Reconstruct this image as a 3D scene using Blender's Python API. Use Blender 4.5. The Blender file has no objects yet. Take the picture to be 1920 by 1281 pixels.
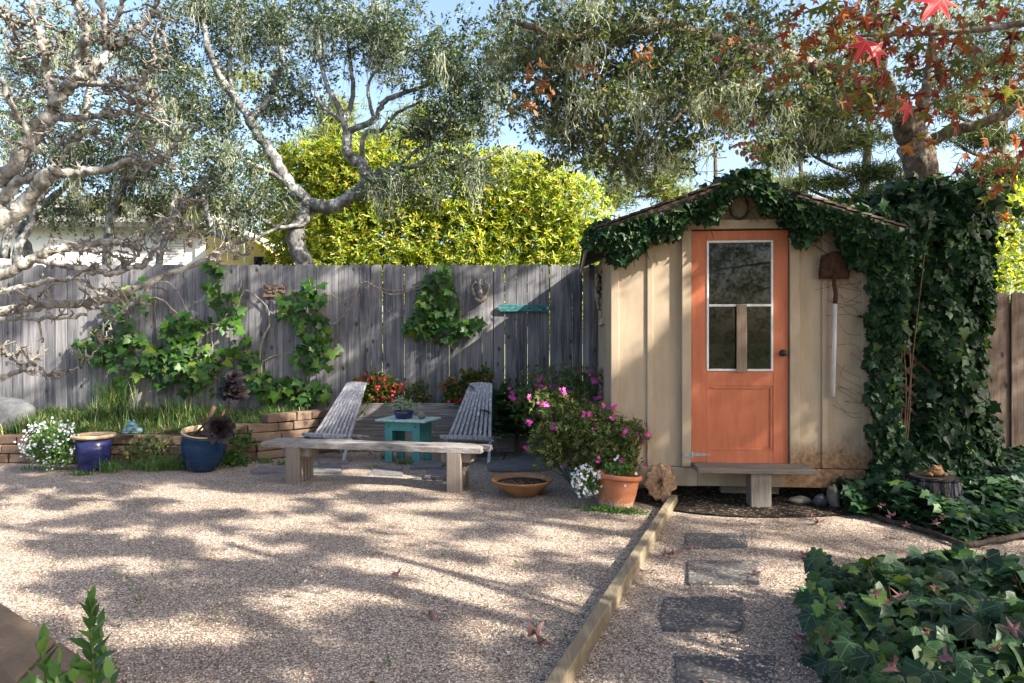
import bpy, math, random
import numpy as np
R = math.radians
rng = np.random.default_rng(7)
random.seed(7)
scn = bpy.context.scene
C = scn.collection

# ------------------------------------------------------------------ camera, sky, sun, exposure
CAMZ = 1.37
cam = bpy.data.cameras.new('camera'); camo = bpy.data.objects.new('camera', cam); C.objects.link(camo)
camo.location = (0, 0, CAMZ); camo.rotation_euler = (R(90), 0, 0)
cam.lens = 24.0; cam.sensor_width = 36.0; cam.clip_end = 2000; cam.clip_start = 0.05
scn.camera = camo
SUN = np.array((.886, -.463, .66)); SUN /= np.linalg.norm(SUN)
SEL = math.asin(SUN[2]); SAZ = math.atan2(SUN[0], SUN[1])
w = bpy.data.worlds.new('World'); scn.world = w; w.use_nodes = True
wn = w.node_tree; bg = wn.nodes['Background']
sky = wn.nodes.new('ShaderNodeTexSky'); sky.sky_type = 'NISHITA'; sky.sun_disc = False
sky.sun_elevation = SEL; sky.sun_rotation = SAZ; sky.air_density = 1.0; sky.dust_density = 3.5; sky.ozone_density = 1.2
wn.links.new(sky.outputs[0], bg.inputs[0]); bg.inputs[1].default_value = 0.115
sl = bpy.data.lights.new('sun', 'SUN'); so = bpy.data.objects.new('sun', sl); C.objects.link(so)
sl.energy = 4.8; sl.angle = R(0.53); sl.color = (1.0, .93, .80)
from mathutils import Vector, Matrix
so.rotation_euler = Vector(SUN).to_track_quat('Z', 'Y').to_euler()
so.location = (12, -6, 12)
scn.view_settings.view_transform = 'Standard'; scn.view_settings.look = 'None'
scn.view_settings.exposure = 1.93; scn.view_settings.gamma = 1
scn.cycles.max_bounces = 6; scn.cycles.diffuse_bounces = 3; scn.cycles.glossy_bounces = 2
scn.cycles.transmission_bounces = 3; scn.cycles.transparent_max_bounces = 6

# ------------------------------------------------------------------ placing helpers
F = 1280.0
def P(px, py, Y):
    return np.array(((px-960)/F*Y, Y, CAMZ-(py-640.5)/F*Y))
def Gp(px, py, z=0.0):
    Y = (CAMZ-z)*F/(py-640.5)
    return np.array(((px-960)/F*Y, Y, z))
def tag(o, label=None, cat=None, group=None, kind=None):
    if label: o['label'] = label
    if cat: o['category'] = cat
    if group: o['group'] = group
    if kind: o['kind'] = kind
    return o
def empty(name, loc, label, cat, group=None, rz=0):
    o = bpy.data.objects.new(name, None); C.objects.link(o); o.location = loc; o.rotation_euler = (0, 0, rz)
    o.empty_display_size = .1
    return tag(o, label, cat, group)

# ------------------------------------------------------------------ mesh helper
class MB:
    def __init__(s): s.v = []; s.f = {}; s.n = 0; s.uv = []; s.hasuv = False
    def add(s, V, *Fs, uv=None):
        V = np.asarray(V, dtype=np.float64).reshape(-1, 3)
        for f in Fs:
            f = np.asarray(f, dtype=np.int64)
            if f.size == 0: continue
            s.f.setdefault(f.shape[1], []).append(f+s.n)
        s.v.append(V); s.n += len(V)
        if uv is not None: s.uv.append(np.asarray(uv)); s.hasuv = True
        else: s.uv.append(np.zeros((len(V), 2)))
        return s
    def box(s, a, b, M=None):
        a = np.minimum(a, b) if False else np.array(a, float); b = np.array(b, float)
        V = np.array([(x, y, z) for x in (a[0], b[0]) for y in (a[1], b[1]) for z in (a[2], b[2])])
        if M is not None: V = xf(V, M)
        return s.add(V, [(0,1,3,2),(4,6,7,5),(0,4,5,1),(2,3,7,6),(0,2,6,4),(1,5,7,3)])
    def beam(s, p, q, wd, th, up=(0,0,1)):
        p = np.array(p, float); q = np.array(q, float); d = q-p; L = np.linalg.norm(d); d /= L
        u = np.array(up, float); x = np.cross(d, u); x /= np.linalg.norm(x); u = np.cross(x, d)
        V = [p+d*t*L+x*sx*wd/2+u*su*th/2 for t in (0,1) for sx in (-1,1) for su in (-1,1)]
        return s.add(V, [(0,1,3,2),(4,6,7,5),(0,4,5,1),(2,3,7,6),(0,2,6,4),(1,5,7,3)])
    def prism(s, pts, y0, y1, M=None):       # outline in x,z, extruded along y
        n = len(pts); V = np.array([(x, y0, z) for x, z in pts]+[(x, y1, z) for x, z in pts])
        if M is not None: V = xf(V, M)
        q = [(i, (i+1) % n, n+(i+1) % n, n+i) for i in range(n)]
        s.add(V, q, [tuple(range(n))[::-1]], [tuple(range(n, 2*n))]) if n != 4 else s.add(V, q+[(3,2,1,0),(4,5,6,7)])
        return s
    def lathe(s, prof, n=32, M=None, cap=True):   # prof: (r,z)
        prof = np.array(prof, float); k = len(prof); a = np.arange(n)/n*2*math.pi
        V = np.stack([prof[:, None, 0]*np.cos(a), prof[:, None, 0]*np.sin(a), np.repeat(prof[:, 1:2], n, 1)], -1).reshape(-1, 3)
        i = np.arange(k-1)[:, None]*n; j = np.arange(n); j2 = (j+1) % n
        q = np.stack([i+j, i+j2, i+n+j2, i+n+j], -1).reshape(-1, 4)
        if M is not None: V = xf(V, M)
        s.add(V, q); return s
    def tube(s, pts, rad, n=7, jit=0.0, cap=True):
        pts = np.asarray(pts, float); k = len(pts); rad = np.broadcast_to(np.asarray(rad, float), (k,))
        d = np.gradient(pts, axis=0); d /= np.linalg.norm(d, axis=1)[:, None]+1e-9
        ref = np.array((.31, .2, .93)) if abs(d[:, 2]).mean() < .8 else np.array((1., .1, .05))
        x = np.cross(d, ref); x /= np.linalg.norm(x, axis=1)[:, None]+1e-9; y = np.cross(d, x)
        a = np.arange(n)/n*2*math.pi
        rr = rad[:, None]*(1+(rng.normal(0, jit, (k, n)) if jit else 0))
        V = pts[:, None]+rr[..., None]*(np.cos(a)[:, None]*x[:, None]+np.sin(a)[:, None]*y[:, None])
        i = np.arange(k-1)[:, None]*n; j = np.arange(n); j2 = (j+1) % n
        q = np.stack([i+j, i+j2, i+n+j2, i+n+j], -1).reshape(-1, 4)
        V = V.reshape(-1, 3)
        if cap:
            V = np.vstack([V, pts[:1], pts[-1:]]); b = k*n
            s.add(V, q, np.stack([j2, j, np.full(n, b)], -1), np.stack([(k-1)*n+j, (k-1)*n+j2, np.full(n, b+1)], -1))
        else: s.add(V, q)
        return s
    def ribbons(s, P3, W, wid):   # P3 (n,k,3) spine, W (n,3) width dir, wid (k,) or (n,k)
        P3 = np.asarray(P3); n, k, _ = P3.shape; wid = np.broadcast_to(wid, (n, k))
        A = P3-W[:, None]*wid[..., None]/2; B = P3+W[:, None]*wid[..., None]/2
        V = np.stack([A, B], 2).reshape(-1, 3)
        o = (np.arange(n)*2*k)[:, None]; i = np.arange(k-1)*2
        q = np.stack([o+i, o+i+1, o+i+3, o+i+2], -1).reshape(-1, 4)
        s.add(V, q); return s
    def leaves(s, Pt, A, N, size, tpl):  # A leaf axis, N normal approx
        tv, tf = tpl; Pt = np.atleast_2d(Pt); A = np.broadcast_to(np.asarray(A, float), Pt.shape); N = np.broadcast_to(np.asarray(N, float), Pt.shape)
        A = A/(np.linalg.norm(A, axis=1)[:, None]+1e-9); B = np.cross(A, N); B /= np.linalg.norm(B, axis=1)[:, None]+1e-9
        N = np.cross(B, A); n = len(Pt); size = np.broadcast_to(size, (n,))
        V = Pt[:, None]+size[:, None, None]*(tv[None, :, 0:1]*B[:, None]+tv[None, :, 1:2]*A[:, None]+tv[None, :, 2:3]*N[:, None])
        k = len(tv); f = (tf[None]+(np.arange(n)*k)[:, None, None]).reshape(-1, tf.shape[1])
        s.add(V.reshape(-1, 3), f, uv=np.tile(tv[:, :2], (n, 1))); return s
    def build(s, name, mat, parent=None, smooth=False, bev=0, sub=0, loc=None):
        me = bpy.data.meshes.new(name); V = np.vstack(s.v)
        me.vertices.add(len(V)); me.vertices.foreach_set('co', V.ravel())
        ls = []; tot = []
        for k, fs in s.f.items():
            f = np.vstack(fs); ls.append(f.ravel()); tot.append(np.full(len(f), k))
        L = np.concatenate(ls); T = np.concatenate(tot); st = np.concatenate([[0], np.cumsum(T)[:-1]])
        me.loops.add(len(L)); me.loops.foreach_set('vertex_index', L.astype(np.int32))
        me.polygons.add(len(T)); me.polygons.foreach_set('loop_start', st.astype(np.int32))
        me.polygons.foreach_set('use_smooth', np.full(len(T), bool(smooth or s.hasuv)))
        me.update(calc_edges=True)
        if s.hasuv:
            u = np.vstack(s.uv)[L]; ul = me.uv_layers.new(name='uv'); ul.data.foreach_set('uv', u.astype(np.float32).ravel())
        me.materials.append(mat); me.validate()
        o = bpy.data.objects.new(name, me); C.objects.link(o)
        if parent: o.parent = parent
        if loc is not None: o.location = loc
        if bev:
            m = o.modifiers.new('bev', 'BEVEL'); m.width = bev; m.segments = 2; m.limit_method = 'ANGLE'
        if sub:
            m = o.modifiers.new('sub', 'SUBSURF'); m.levels = sub; m.render_levels = sub
        return o
def xf(V, M):
    M = np.array(M); return V@M[:3, :3].T+M[:3, 3]
def Mt(loc=(0,0,0), rx=0, ry=0, rz=0, s=1):
    return np.array(Matrix.Translation(loc)@Matrix.Rotation(rz, 4, 'Z')@Matrix.Rotation(ry, 4, 'Y')@Matrix.Rotation(rx, 4, 'X')@Matrix.Diagonal((s, s, s, 1)) if np.isscalar(s) else Matrix.Translation(loc)@Matrix.Rotation(rz, 4, 'Z')@Matrix.Rotation(ry, 4, 'Y')@Matrix.Rotation(rx, 4, 'X')@Matrix.Diagonal((*s, 1)))
def fan(pts, cx, cy, droop=.1, cup=0.0):
    V = [(cx, cy, 0)]+[(x, y, -droop*(x*x+(y-cy)**2)+cup*abs(x)) for x, y in pts]
    n = len(pts); return np.array(V, float), np.array([(0, 1+i, 1+(i+1) % n) for i in range(n)])
IVY2 = fan([(0,0),(.3,-.12),(.46,.08),(.52,.34),(.3,.5),(.14,.78),(0,1.0),(-.14,.78),(-.3,.5),(-.52,.34),(-.46,.08),(-.3,-.12)], 0, .3, .1, .45)
IVY3 = fan([(0,0),(.24,-.18),(.56,-.08),(.42,.18),(.72,.38),(.36,.5),(.22,.75),(.06,1.1),(-.1,.82),(-.3,.6),(-.58,.5),(-.36,.24),(-.5,.0),(-.26,-.14)], .02, .3, .6, -.15)
IVY = fan([(0,0),(.26,-.14),(.5,-.02),(.4,.22),(.64,.42),(.34,.55),(.16,.8),(0,1.02),(-.16,.8),(-.34,.55),(-.64,.42),(-.4,.22),(-.5,-.02),(-.26,-.14)], 0, .3, .28, .12)
STAR = fan([(0,0),(.2,-.03),(.72,-.14),(.5,.08),(.28,.22),(.5,.42),(.72,.66),(.42,.56),(.18,.5),(.14,.8),(0,1.12),(-.14,.8),(-.18,.5),(-.42,.56),(-.72,.66),(-.5,.42),(-.28,.22),(-.5,.08),(-.72,-.14),(-.2,-.03)], 0, .25, .3, .15)
_sv = STAR[0].copy(); _sv[:, 2] -= .35*np.maximum(_sv[:, 1]-.3, 0)**2+.12*np.sin(_sv[:, 0]*6+_sv[:, 1]*4); STAR2 = (_sv, STAR[1])
MAPLE = fan([(0,0),(.22,-.16),(.55,-.1),(.44,.16),(.7,.42),(.34,.48),(.2,.7),(0,1.02),(-.2,.7),(-.34,.48),(-.7,.42),(-.44,.16),(-.55,-.1),(-.22,-.16)], 0, .25, .25, .1)
OVAL = (np.array([(0,0,0),(.2,.25,.05),(.24,.6,.05),(0,1,-.03),(-.24,.6,.05),(-.2,.25,.05)], float), np.array([(0,1,2,3),(0,3,4,5)]))
RHOMB = (np.array([(0,0,0),(.26,.5,.06),(0,1,0),(-.26,.5,.06)], float), np.array([(0,1,2),(0,2,3)]))
LANCE = (np.array([(0,0,0),(.13,.35,.03),(.12,.65,.0),(0,1,-.1),(-.12,.65,.0),(-.13,.35,.03)], float), np.array([(0,1,2,3),(0,3,4,5)]))
FLOWER = fan([(.5*math.cos(a)*q, .5*math.sin(a)*q) for i in range(10) for a, q in [(i*math.pi/5, 1.0 if i % 2 == 0 else .45)]], 0, 0, -.5)
def rdir(n, up=0.0):
    d = rng.normal(0, 1, (n, 3)); d /= np.linalg.norm(d, axis=1)[:, None]; d[:, 2] += up
    return d/np.linalg.norm(d, axis=1)[:, None]
def spline(pts, k=6):
    pts = np.asarray(pts, float); p = np.vstack([2*pts[0]-pts[1], pts, 2*pts[-1]-pts[-2]]); out = []
    for i in range(1, len(p)-2):
        for t in np.arange(k)/k:
            a, b, c, d = p[i-1], p[i], p[i+1], p[i+2]
            out.append(.5*((2*b)+(-a+c)*t+(2*a-5*b+4*c-d)*t*t+(-a+3*b-3*c+d)*t**3))
    out.append(pts[-1]); return np.array(out)

# ------------------------------------------------------------------ materials
class N:
    def __init__(s, name, rough=.7, spec=.3):
        s.m = bpy.data.materials.new(name); s.m.use_nodes = True; s.t = s.m.node_tree
        s.b = s.t.nodes['Principled BSDF']; s.b.inputs['Roughness'].default_value = rough
        s.b.inputs['Specular IOR Level'].default_value = spec; s.out = s.t.nodes['Material Output']
    def n(s, typ, **kw):
        nd = s.t.nodes.new('ShaderNode'+typ)
        for k, v in kw.items():
            if k.startswith('_'): setattr(nd, k[1:], v)
            else:
                key = {'i0': 0, 'i1': 1, 'i2': 2}.get(k, k)
                s.set(nd.inputs[key], v)
        return nd
    def set(s, inp, v):
        if hasattr(v, 'is_output') and v.is_output: s.t.links.new(v, inp)
        else: inp.default_value = v
    def coord(s, scale=(1,1,1), world=True, off=None):
        c = s.n('NewGeometry').outputs['Position'] if world else s.n('TexCoord').outputs['Object']
        if off is not None:
            c = s.n('VectorMath', _operation='ADD', i0=c, i1=off).outputs[0]
        m = s.n('Mapping', Vector=c); m.inputs['Scale'].default_value = scale; return m.outputs[0]
    def island(s): return s.n('NewGeometry').outputs['Random Per Island']
    def noise(s, vec, scale=5, detail=4, rough=.55, dist=0):
        nd = s.n('TexNoise', Vector=vec); nd.inputs['Scale'].default_value = scale; nd.inputs['Detail'].default_value = detail
        nd.inputs['Roughness'].default_value = rough; nd.inputs['Distortion'].default_value = dist; return nd.outputs['Fac']
    def vor(s, vec, scale=5, feat='F1'):
        nd = s.n('TexVoronoi', Vector=vec, _feature=feat); nd.inputs['Scale'].default_value = scale; return nd
    def ramp(s, fac, stops, interp='LINEAR'):
        nd = s.n('ValToRGB', Fac=fac); e = nd.color_ramp; e.interpolation = interp
        while len(e.elements) < len(stops): e.elements.new(.5)
        for q, (p, c) in zip(e.elements, stops):
            q.position = p; q.color = (*c, 1) if len(c) == 3 else c
        return nd.outputs['Color']
    def mix(s, f, a, b, mode='MIX'):
        nd = s.n('Mix', _data_type='RGBA', _blend_type=mode)
        s.set(nd.inputs[0], f)
        for i, v in ((6, a), (7, b)): s.set(nd.inputs[i], (*v, 1) if isinstance(v, tuple) and len(v) == 3 else v)
        return nd.outputs[2]
    def math(s, op, a, b=0.0, c=None):
        nd = s.n('Math', _operation=op); s.set(nd.inputs[0], a); s.set(nd.inputs[1], b)
        if c is not None: s.set(nd.inputs[2], c)
        return nd.outputs[0]
    def mr(s, v, a, b, c=0., d=1.):
        nd = s.n('MapRange', Value=v); 
        for i, x in zip(('From Min','From Max','To Min','To Max'), (a, b, c, d)): nd.inputs[i].default_value = x
        return nd.outputs[0]
    def col(s, c): s.set(s.b.inputs['Base Color'], (*c, 1) if isinstance(c, tuple) and len(c) == 3 else c); return s
    def bump(s, h, strength=.5, dist=.01):
        nd = s.n('Bump', Height=h); nd.inputs['Strength'].default_value = strength; nd.inputs['Distance'].default_value = dist
        s.set(s.b.inputs['Normal'], nd.outputs[0]); return s

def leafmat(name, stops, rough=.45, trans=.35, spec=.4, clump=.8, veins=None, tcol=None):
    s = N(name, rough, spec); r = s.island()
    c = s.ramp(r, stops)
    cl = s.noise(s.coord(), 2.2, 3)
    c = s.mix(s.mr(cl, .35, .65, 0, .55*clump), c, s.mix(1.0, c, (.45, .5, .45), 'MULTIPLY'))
    if veins:
        uv = s.n('UVMap').outputs[0]; sp = s.n('SeparateXYZ', Vector=uv)
        x = s.math('ABSOLUTE', sp.outputs[0]); y = sp.outputs[1]
        ang = s.math('ARCTAN2', x, y); m = s.math('PINGPONG', ang, .42)
        rr = s.math('SQRT', s.math('ADD', s.math('MULTIPLY', x, x), s.math('MULTIPLY', y, y)))
        dd = s.math('MULTIPLY', m, rr); v = s.mr(dd, .0, .028, .75, 0)
        c = s.mix(v, c, veins)
    s.col(c)
    if trans:
        tr = s.n('BsdfTranslucent'); t2 = s.mix(1.0, c, tcol or (1.5, 1.55, .7), 'MULTIPLY'); s.set(tr.inputs[0], t2)
        ms = s.n('MixShader'); ms.inputs[0].default_value = trans
        s.t.links.new(s.b.outputs[0], ms.inputs[1]); s.t.links.new(tr.outputs[0], ms.inputs[2]); s.t.links.new(ms.outputs[0], s.out.inputs[0])
    return s.m
def woodmat(name, axis, stops, scale=1.0, rough=.8, knots=True, bumps=.5, peel=None):
    s = N(name, rough, .2); r = s.island()
    off = s.n('CombineXYZ', X=s.math('MULTIPLY', r, 37.), Y=s.math('MULTIPLY', r, 11.), Z=s.math('MULTIPLY', r, 53.)).outputs[0]
    sc = [24*scale]*3; sc[axis] = 1.3*scale; c = s.coord(tuple(sc), off=off)
    g = s.noise(c, 1.0, 8, .65, .6); sc2 = [90*scale]*3; sc2[axis] = 3*scale; g2 = s.noise(s.coord(tuple(sc2), off=off), 1, 3)
    g3 = s.noise(s.coord((1.5, 1.5, 1.5), off=off), 1.5, 4)
    f = s.math('ADD', s.math('MULTIPLY', g, .55), s.math('MULTIPLY', g2, .25)); f = s.math('ADD', f, s.math('MULTIPLY', r, .16)); f = s.math('ADD', f, s.math('MULTIPLY', g3, .22))
    col = s.ramp(f, stops); h = s.math('ADD', g, s.math('MULTIPLY', g2, .5))
    if knots:
        ks = [7.]*3; ks[axis] = 4.5; ks[1] = 0.; v = s.vor(s.coord(tuple(ks), off=off), 1.0); k = s.mr(v.outputs['Distance'], .08, .19, .92, 0)
        sel = s.math('GREATER_THAN', s.n('SeparateColor', Color=v.outputs['Color']).outputs[0], .2)
        k = s.math('MULTIPLY', k, sel); col = s.mix(k, col, (.035, .03, .028)); h = s.math('SUBTRACT', h, k)
    if peel:
        pn = s.noise(s.coord(tuple(7.*x/ (sc[axis] if False else 1) for x in [5 if i != axis else .8 for i in range(3)]), off=off), 1.2, 6, .7)
        col = s.mix(s.mr(pn, peel[1], peel[1]+.06, 0, .85), col, peel[0])
    s.col(col); s.bump(h, bumps, .006); return s.m
def barkmat(name, a, b, lich=None, amt=.5, sc=14, bs=.9):
    s = N(name, .9, .15); c = s.coord((1, 1, .45)); n1 = s.noise(c, sc, 6, .7, .5); v = s.vor(s.coord((1, 1, .3)), sc*1.6)
    col = s.ramp(n1, [(.3, a), (.7, b)])
    if lich:
        l = s.noise(s.coord(), sc*.5, 5, .7); col = s.mix(s.mr(l, .56-.15*amt, .62, 0, .85), col, lich)
    s.col(col); s.bump(s.math('ADD', n1, s.math('MULTIPLY', v.outputs['Distance'], .6)), bs, .02); return s.m
def plain(name, c, rough=.6, spec=.3, var=.2, sc=12, bs=.2, c2=None, metal=0):
    s = N(name, rough, spec); n1 = s.noise(s.coord(), sc, 5, .6)
    c2 = c2 or tuple(x*(1-var) for x in c); s.col(s.ramp(n1, [(.35, c2), (.65, c)])); s.bump(n1, bs, .004)
    s.b.inputs['Metallic'].default_value = metal; return s.m

def gravelmat():
    s = N('gravel', .85, .25)
    jit = s.noise(s.coord(), 60, 2); 
    v = s.vor(s.coord((1, 1, 1)), 112); v2 = s.vor(s.coord((1.13, .97, 1)), 190)
    cr = s.n('SeparateColor', Color=v.outputs['Color'])
    base = s.ramp(cr.outputs[0], [(0, (.10, .07, .052)), (.14, (.26, .18, .135)), (.38, (.385, .295, .235)), (.65, (.49, .395, .32)), (.85, (.62, .525, .44)), (1, (.78, .70, .61))])
    edge = s.mr(v.outputs['Distance'], .42, .72, 0, .75)
    col = s.mix(edge, base, (.09, .07, .058))  # shade in the crevices between stones put into the colour
    c2 = s.n('SeparateColor', Color=v2.outputs['Color']).outputs[0]
    col = s.mix(s.math('MULTIPLY', s.math('GREATER_THAN', c2, .86), .7), col, (.11, .09, .08))
    big = s.noise(s.coord(), 1.1, 5, .6); col = s.mix(s.mr(big, .45, .7, 0, .6), col, s.mix(1., col, (.62, .58, .52), 'MULTIPLY'))
    s.col(col)
    h = s.math('ADD', s.math('MULTIPLY', s.math('SUBTRACT', 1., v.outputs['Distance']), 1.), s.math('MULTIPLY', cr.outputs[1], .9))
    h = s.math('ADD', h, s.math('MULTIPLY', s.math('SUBTRACT', 1., v2.outputs['Distance']), .4))
    s.bump(h, .7, .006); return s.m
def soilmat(name='soil', a=(.02, .015, .012), b=(.09, .065, .045)):
    s = N(name, .95, .1); n1 = s.noise(s.coord(), 40, 6, .75); n2 = s.noise(s.coord(), 4, 4); v = s.vor(s.coord(), 70)
    col = s.ramp(n1, [(.35, a), (.7, b)]); sp = s.math('GREATER_THAN', s.n('SeparateColor', Color=v.outputs['Color']).outputs[0], .9)
    s.col(s.mix(s.math('MULTIPLY', sp, .8), col, (.35, .27, .2))); s.bump(n1, 1, .03); return s.m
def brickmat(name='garden_block', base=((.09, .06, .045), (.17, .115, .085), (.25, .185, .14))):
    s = N(name, .9, .15); r = s.island(); n1 = s.noise(s.coord(), 55, 6, .7); n2 = s.noise(s.coord(), 6, 4)
    f = s.math('ADD', s.math('MULTIPLY', n1, .4), s.math('ADD', s.math('MULTIPLY', n2, .4), s.math('MULTIPLY', r, .3)))
    s.col(s.ramp(f, [(.35, base[0]), (.6, base[1]), (.8, base[2])])); s.bump(n1, .8, .01); return s.m
def paintmat():
    s = N('cream_paint', .65, .25)
    n1 = s.noise(s.coord((3, 3, .8)), 3, 5, .6); n2 = s.noise(s.coord((14, 14, 2)), 2.5, 6, .7); n3 = s.noise(s.coord(), 30, 4)
    col = s.ramp(n1, [(.3, (.33, .26, .19)), (.7, (.43, .345, .255))])
    sp = s.mr(n2, .66, .74, 0, .5); col = s.mix(sp, col, (.30, .21, .13))
    sep = s.n('SeparateXYZ', Vector=s.n('NewGeometry').outputs['Position'])
    low = s.mr(sep.outputs[2], .25, .72, 1, 0); rt = s.mr(sep.outputs[0], 2.15, 2.45, 0, 1); lf = s.mr(sep.outputs[1], 6.25, 6.5, 0, .8)
    m = s.math('MULTIPLY', low, s.math('MAXIMUM', rt, lf)); m2 = s.mr(s.math('ADD', m, s.math('MULTIPLY', s.noise(s.coord((9, 9, 5)), 1.6, 6, .75), .9)), .85, 1.15, 0, .85)
    col = s.mix(m2, col, s.ramp(n3, [(.35, (.14, .055, .02)), (.7, (.36, .22, .12))]))
    s.col(col); s.bump(s.math('ADD', n1, s.math('MULTIPLY', n2, .5)), .25, .004); return s.m
M_gravel = gravelmat(); M_soil = soilmat(); M_brick = brickmat(); M_cream = paintmat()
M_dirt = soilmat('dark_dirt', (.012, .010, .009), (.05, .04, .032))
GREY = [(.40, (.025, .026, .031)), (.49, (.075, .076, .086)), (.60, (.155, .153, .165)), (.74, (.27, .258, .26)), (.9, (.38, .36, .335))]
M_fence = woodmat('fence_wood', 2, GREY, 1.0)
M_fence2 = woodmat('brown_fence_wood', 2, [(.36, (.035, .024, .02)), (.5, (.10, .07, .058)), (.65, (.18, .135, .115)), (.9, (.30, .24, .21))], 1.0)
M_bench = woodmat('bench_wood', 0, [(.3, (.035, .032, .033)), (.48, (.12, .108, .105)), (.62, (.27, .25, .24)), (.9, (.48, .45, .42))], 1.6, knots=False, bumps=1)
M_chair = woodmat('chair_wood', 2, [(.3, (.08, .075, .08)), (.5, (.22, .21, .225)), (.68, (.46, .45, .47)), (.9, (.66, .65, .65))], 2, knots=False, bumps=.9, peel=((.66, .66, .68), .56))
M_leg = woodmat('bench_leg_wood', 2, [(.3, (.075, .06, .052)), (.5, (.16, .13, .115)), (.75, (.25, .21, .185))], 1.4, knots=False)
M_timber = woodmat('timber_edging', 1, [(.3, (.07, .058, .04)), (.5, (.18, .145, .10)), (.8, (.31, .255, .18))], 1.3, knots=False, bumps=.8)
M_step = woodmat('step_wood', 0, [(.3, (.05, .042, .036)), (.5, (.14, .12, .105)), (.8, (.25, .22, .195))], 1.5, knots=False, bumps=.8)
M_stepv = woodmat('step_post_wood', 2, [(.3, (.06, .05, .045)), (.5, (.17, .145, .125)), (.8, (.28, .245, .21))], 1.5, knots=False, bumps=.8)
M_plank = woodmat('window_plank', 2, [(.3, (.07, .045, .03)), (.5, (.20, .145, .105)), (.8, (.34, .27, .21))], 1.6, knots=False, bumps=.8)
M_roof = woodmat('roof_board', 0, [(.3, (.035, .025, .022)), (.5, (.10, .072, .062)), (.8, (.20, .155, .135))], 1.4, knots=False, bumps=.8)
M_teal = plain('teal_paint', (.075, .27, .27), .6, .3, .2, 9, .3)
M_tealtop = woodmat('pale_teal_slats', 1, [(.3, (.16, .28, .27)), (.5, (.33, .47, .45)), (.8, (.55, .66, .62))], 1.6, knots=False)
def doorpaint():
    s = N('coral_paint', .5, .35); n1 = s.noise(s.coord((6, 6, 1)), 3, 5); n2 = s.noise(s.coord(), 60, 3)
    c_ = s.ramp(n1, [(.3, (.42, .12, .06)), (.7, (.52, .165, .085))]); n3 = s.noise(s.coord((5, 5, 14)), 3, 7, .75); c_ = s.mix(s.mr(n3, .60, .70, 0, .45), c_, (.30, .13, .08)); n4 = s.noise(s.coord(), 38, 5, .8); c_ = s.mix(s.mr(n4, .67, .70, 0, .7), c_, (.40, .33, .26)); s.col(c_); s.bump(s.math('ADD', n2, s.noise(s.coord((80, 80, 5)), 1, 3)), .15, .002); return s.m
M_door = doorpaint()
M_white = plain('white_sash_paint', (.72, .72, .74), .5, .4, .15, 20, .1)
gl = N('window_glass', .03, .5); gl.col((.006, .006, .006)); M_glass = gl.m
M_rust = plain('rusty_iron', (.085, .038, .026), .85, .2, .65, 30, .6)
M_iron = plain('dark_iron', (.03, .028, .026), .5, .4, .4, 40, .3)
M_zinc = plain('zinc_hinge', (.45, .46, .48), .45, .5, .3, 30, .2, metal=.6)
M_handle = woodmat('shovel_handle_wood', 2, [(.3, (.25, .23, .24)), (.55, (.50, .48, .50)), (.85, (.72, .70, .70))], 2.5, knots=False)
def potmat(name, a, b, sc=9, rough=.3, speck=None, zband=None):
    s = N(name, rough, .5); n1 = s.noise(s.coord((1, 1, 2.5)), sc, 5, .6, .4); col = s.ramp(n1, [(.35, a), (.65, b)])
    if zband:
        wv = s.n('TexWave', Vector=s.coord((.35, .35, 1.)), _bands_direction='Z'); wv.inputs['Scale'].default_value = 5.5; wv.inputs['Distortion'].default_value = 2.2
        col = s.mix(s.mr(wv.outputs['Fac'], .5, .8, 0, .8), col, zband)
    if speck:
        n2 = s.noise(s.coord(), 60, 5, .75); n3 = s.noise(s.coord(), 7, 3); z = s.mr(s.n('SeparateXYZ', Vector=s.n('NewGeometry').outputs['Position']).outputs[2], 0, .25, .12, -.1)
        m = s.mr(s.math('ADD', s.math('ADD', s.math('MULTIPLY', n2, .6), s.math('MULTIPLY', n3, .4)), z), .57, .62, 0, .8)
        col = s.mix(m, col, speck)
    s.col(col); s.bump(n1, .15, .004); return s.m
M_terra = potmat('terracotta', (.36, .12, .055), (.47, .17, .08), 8, .75, speck=(.55, .42, .33))
M_bowl = potmat('glazed_bowl', (.22, .105, .04), (.38, .19, .08), 8, .55)
M_blue = potmat('cobalt_glaze', (.012, .014, .06), (.03, .035, .14), 6, .18)
M_tealglaze = potmat('teal_glaze', (.004, .02, .06), (.01, .05, .10), 5, .15, zband=(.008, .03, .10))
M_rim = plain('bare_clay_rim', (.55, .40, .24), .8, .2, .2, 20, .2)
M_frog = potmat('verdigris', (.08, .17, .22), (.20, .33, .38), 30, .55)
M_plaque = plain('cast_stone_leaf', (.48, .30, .18), .9, .15, .45, 40, .8)
M_slate = plain('slate', (.17, .165, .17), .75, .3, .45, 18, .6)
M_slate2 = plain('purple_slate', (.20, .165, .17), .8, .25, .35, 14, .5)
def pavermat():
    s = N('gritty_paver', .9, .2); n1 = s.noise(s.coord(), 90, 5, .8); v = s.vor(s.coord(), 95); ed = s.noise(s.coord(), 5, 5, .7)
    col = s.ramp(n1, [(.35, (.06, .058, .06)), (.65, (.13, .125, .125))]); sp = s.math('GREATER_THAN', s.n('SeparateColor', Color=v.outputs['Color']).outputs[0], .8)
    s.col(s.mix(s.math('MULTIPLY', sp, s.mr(ed, .4, .7, .2, .95)), col, (.52, .42, .35))); s.bump(n1, .8, .01); return s.m
M_paver = pavermat()
M_rock = plain('field_rock', (.11, .115, .125), .85, .25, .5, 10, .7)
M_rock2 = plain('pale_rock', (.23, .215, .17), .85, .25, .5, 12, .7)
M_barkoak = barkmat('oak_bark', (.055, .052, .052), (.19, .185, .185), (.40, .42, .40), .5, 13)
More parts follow.
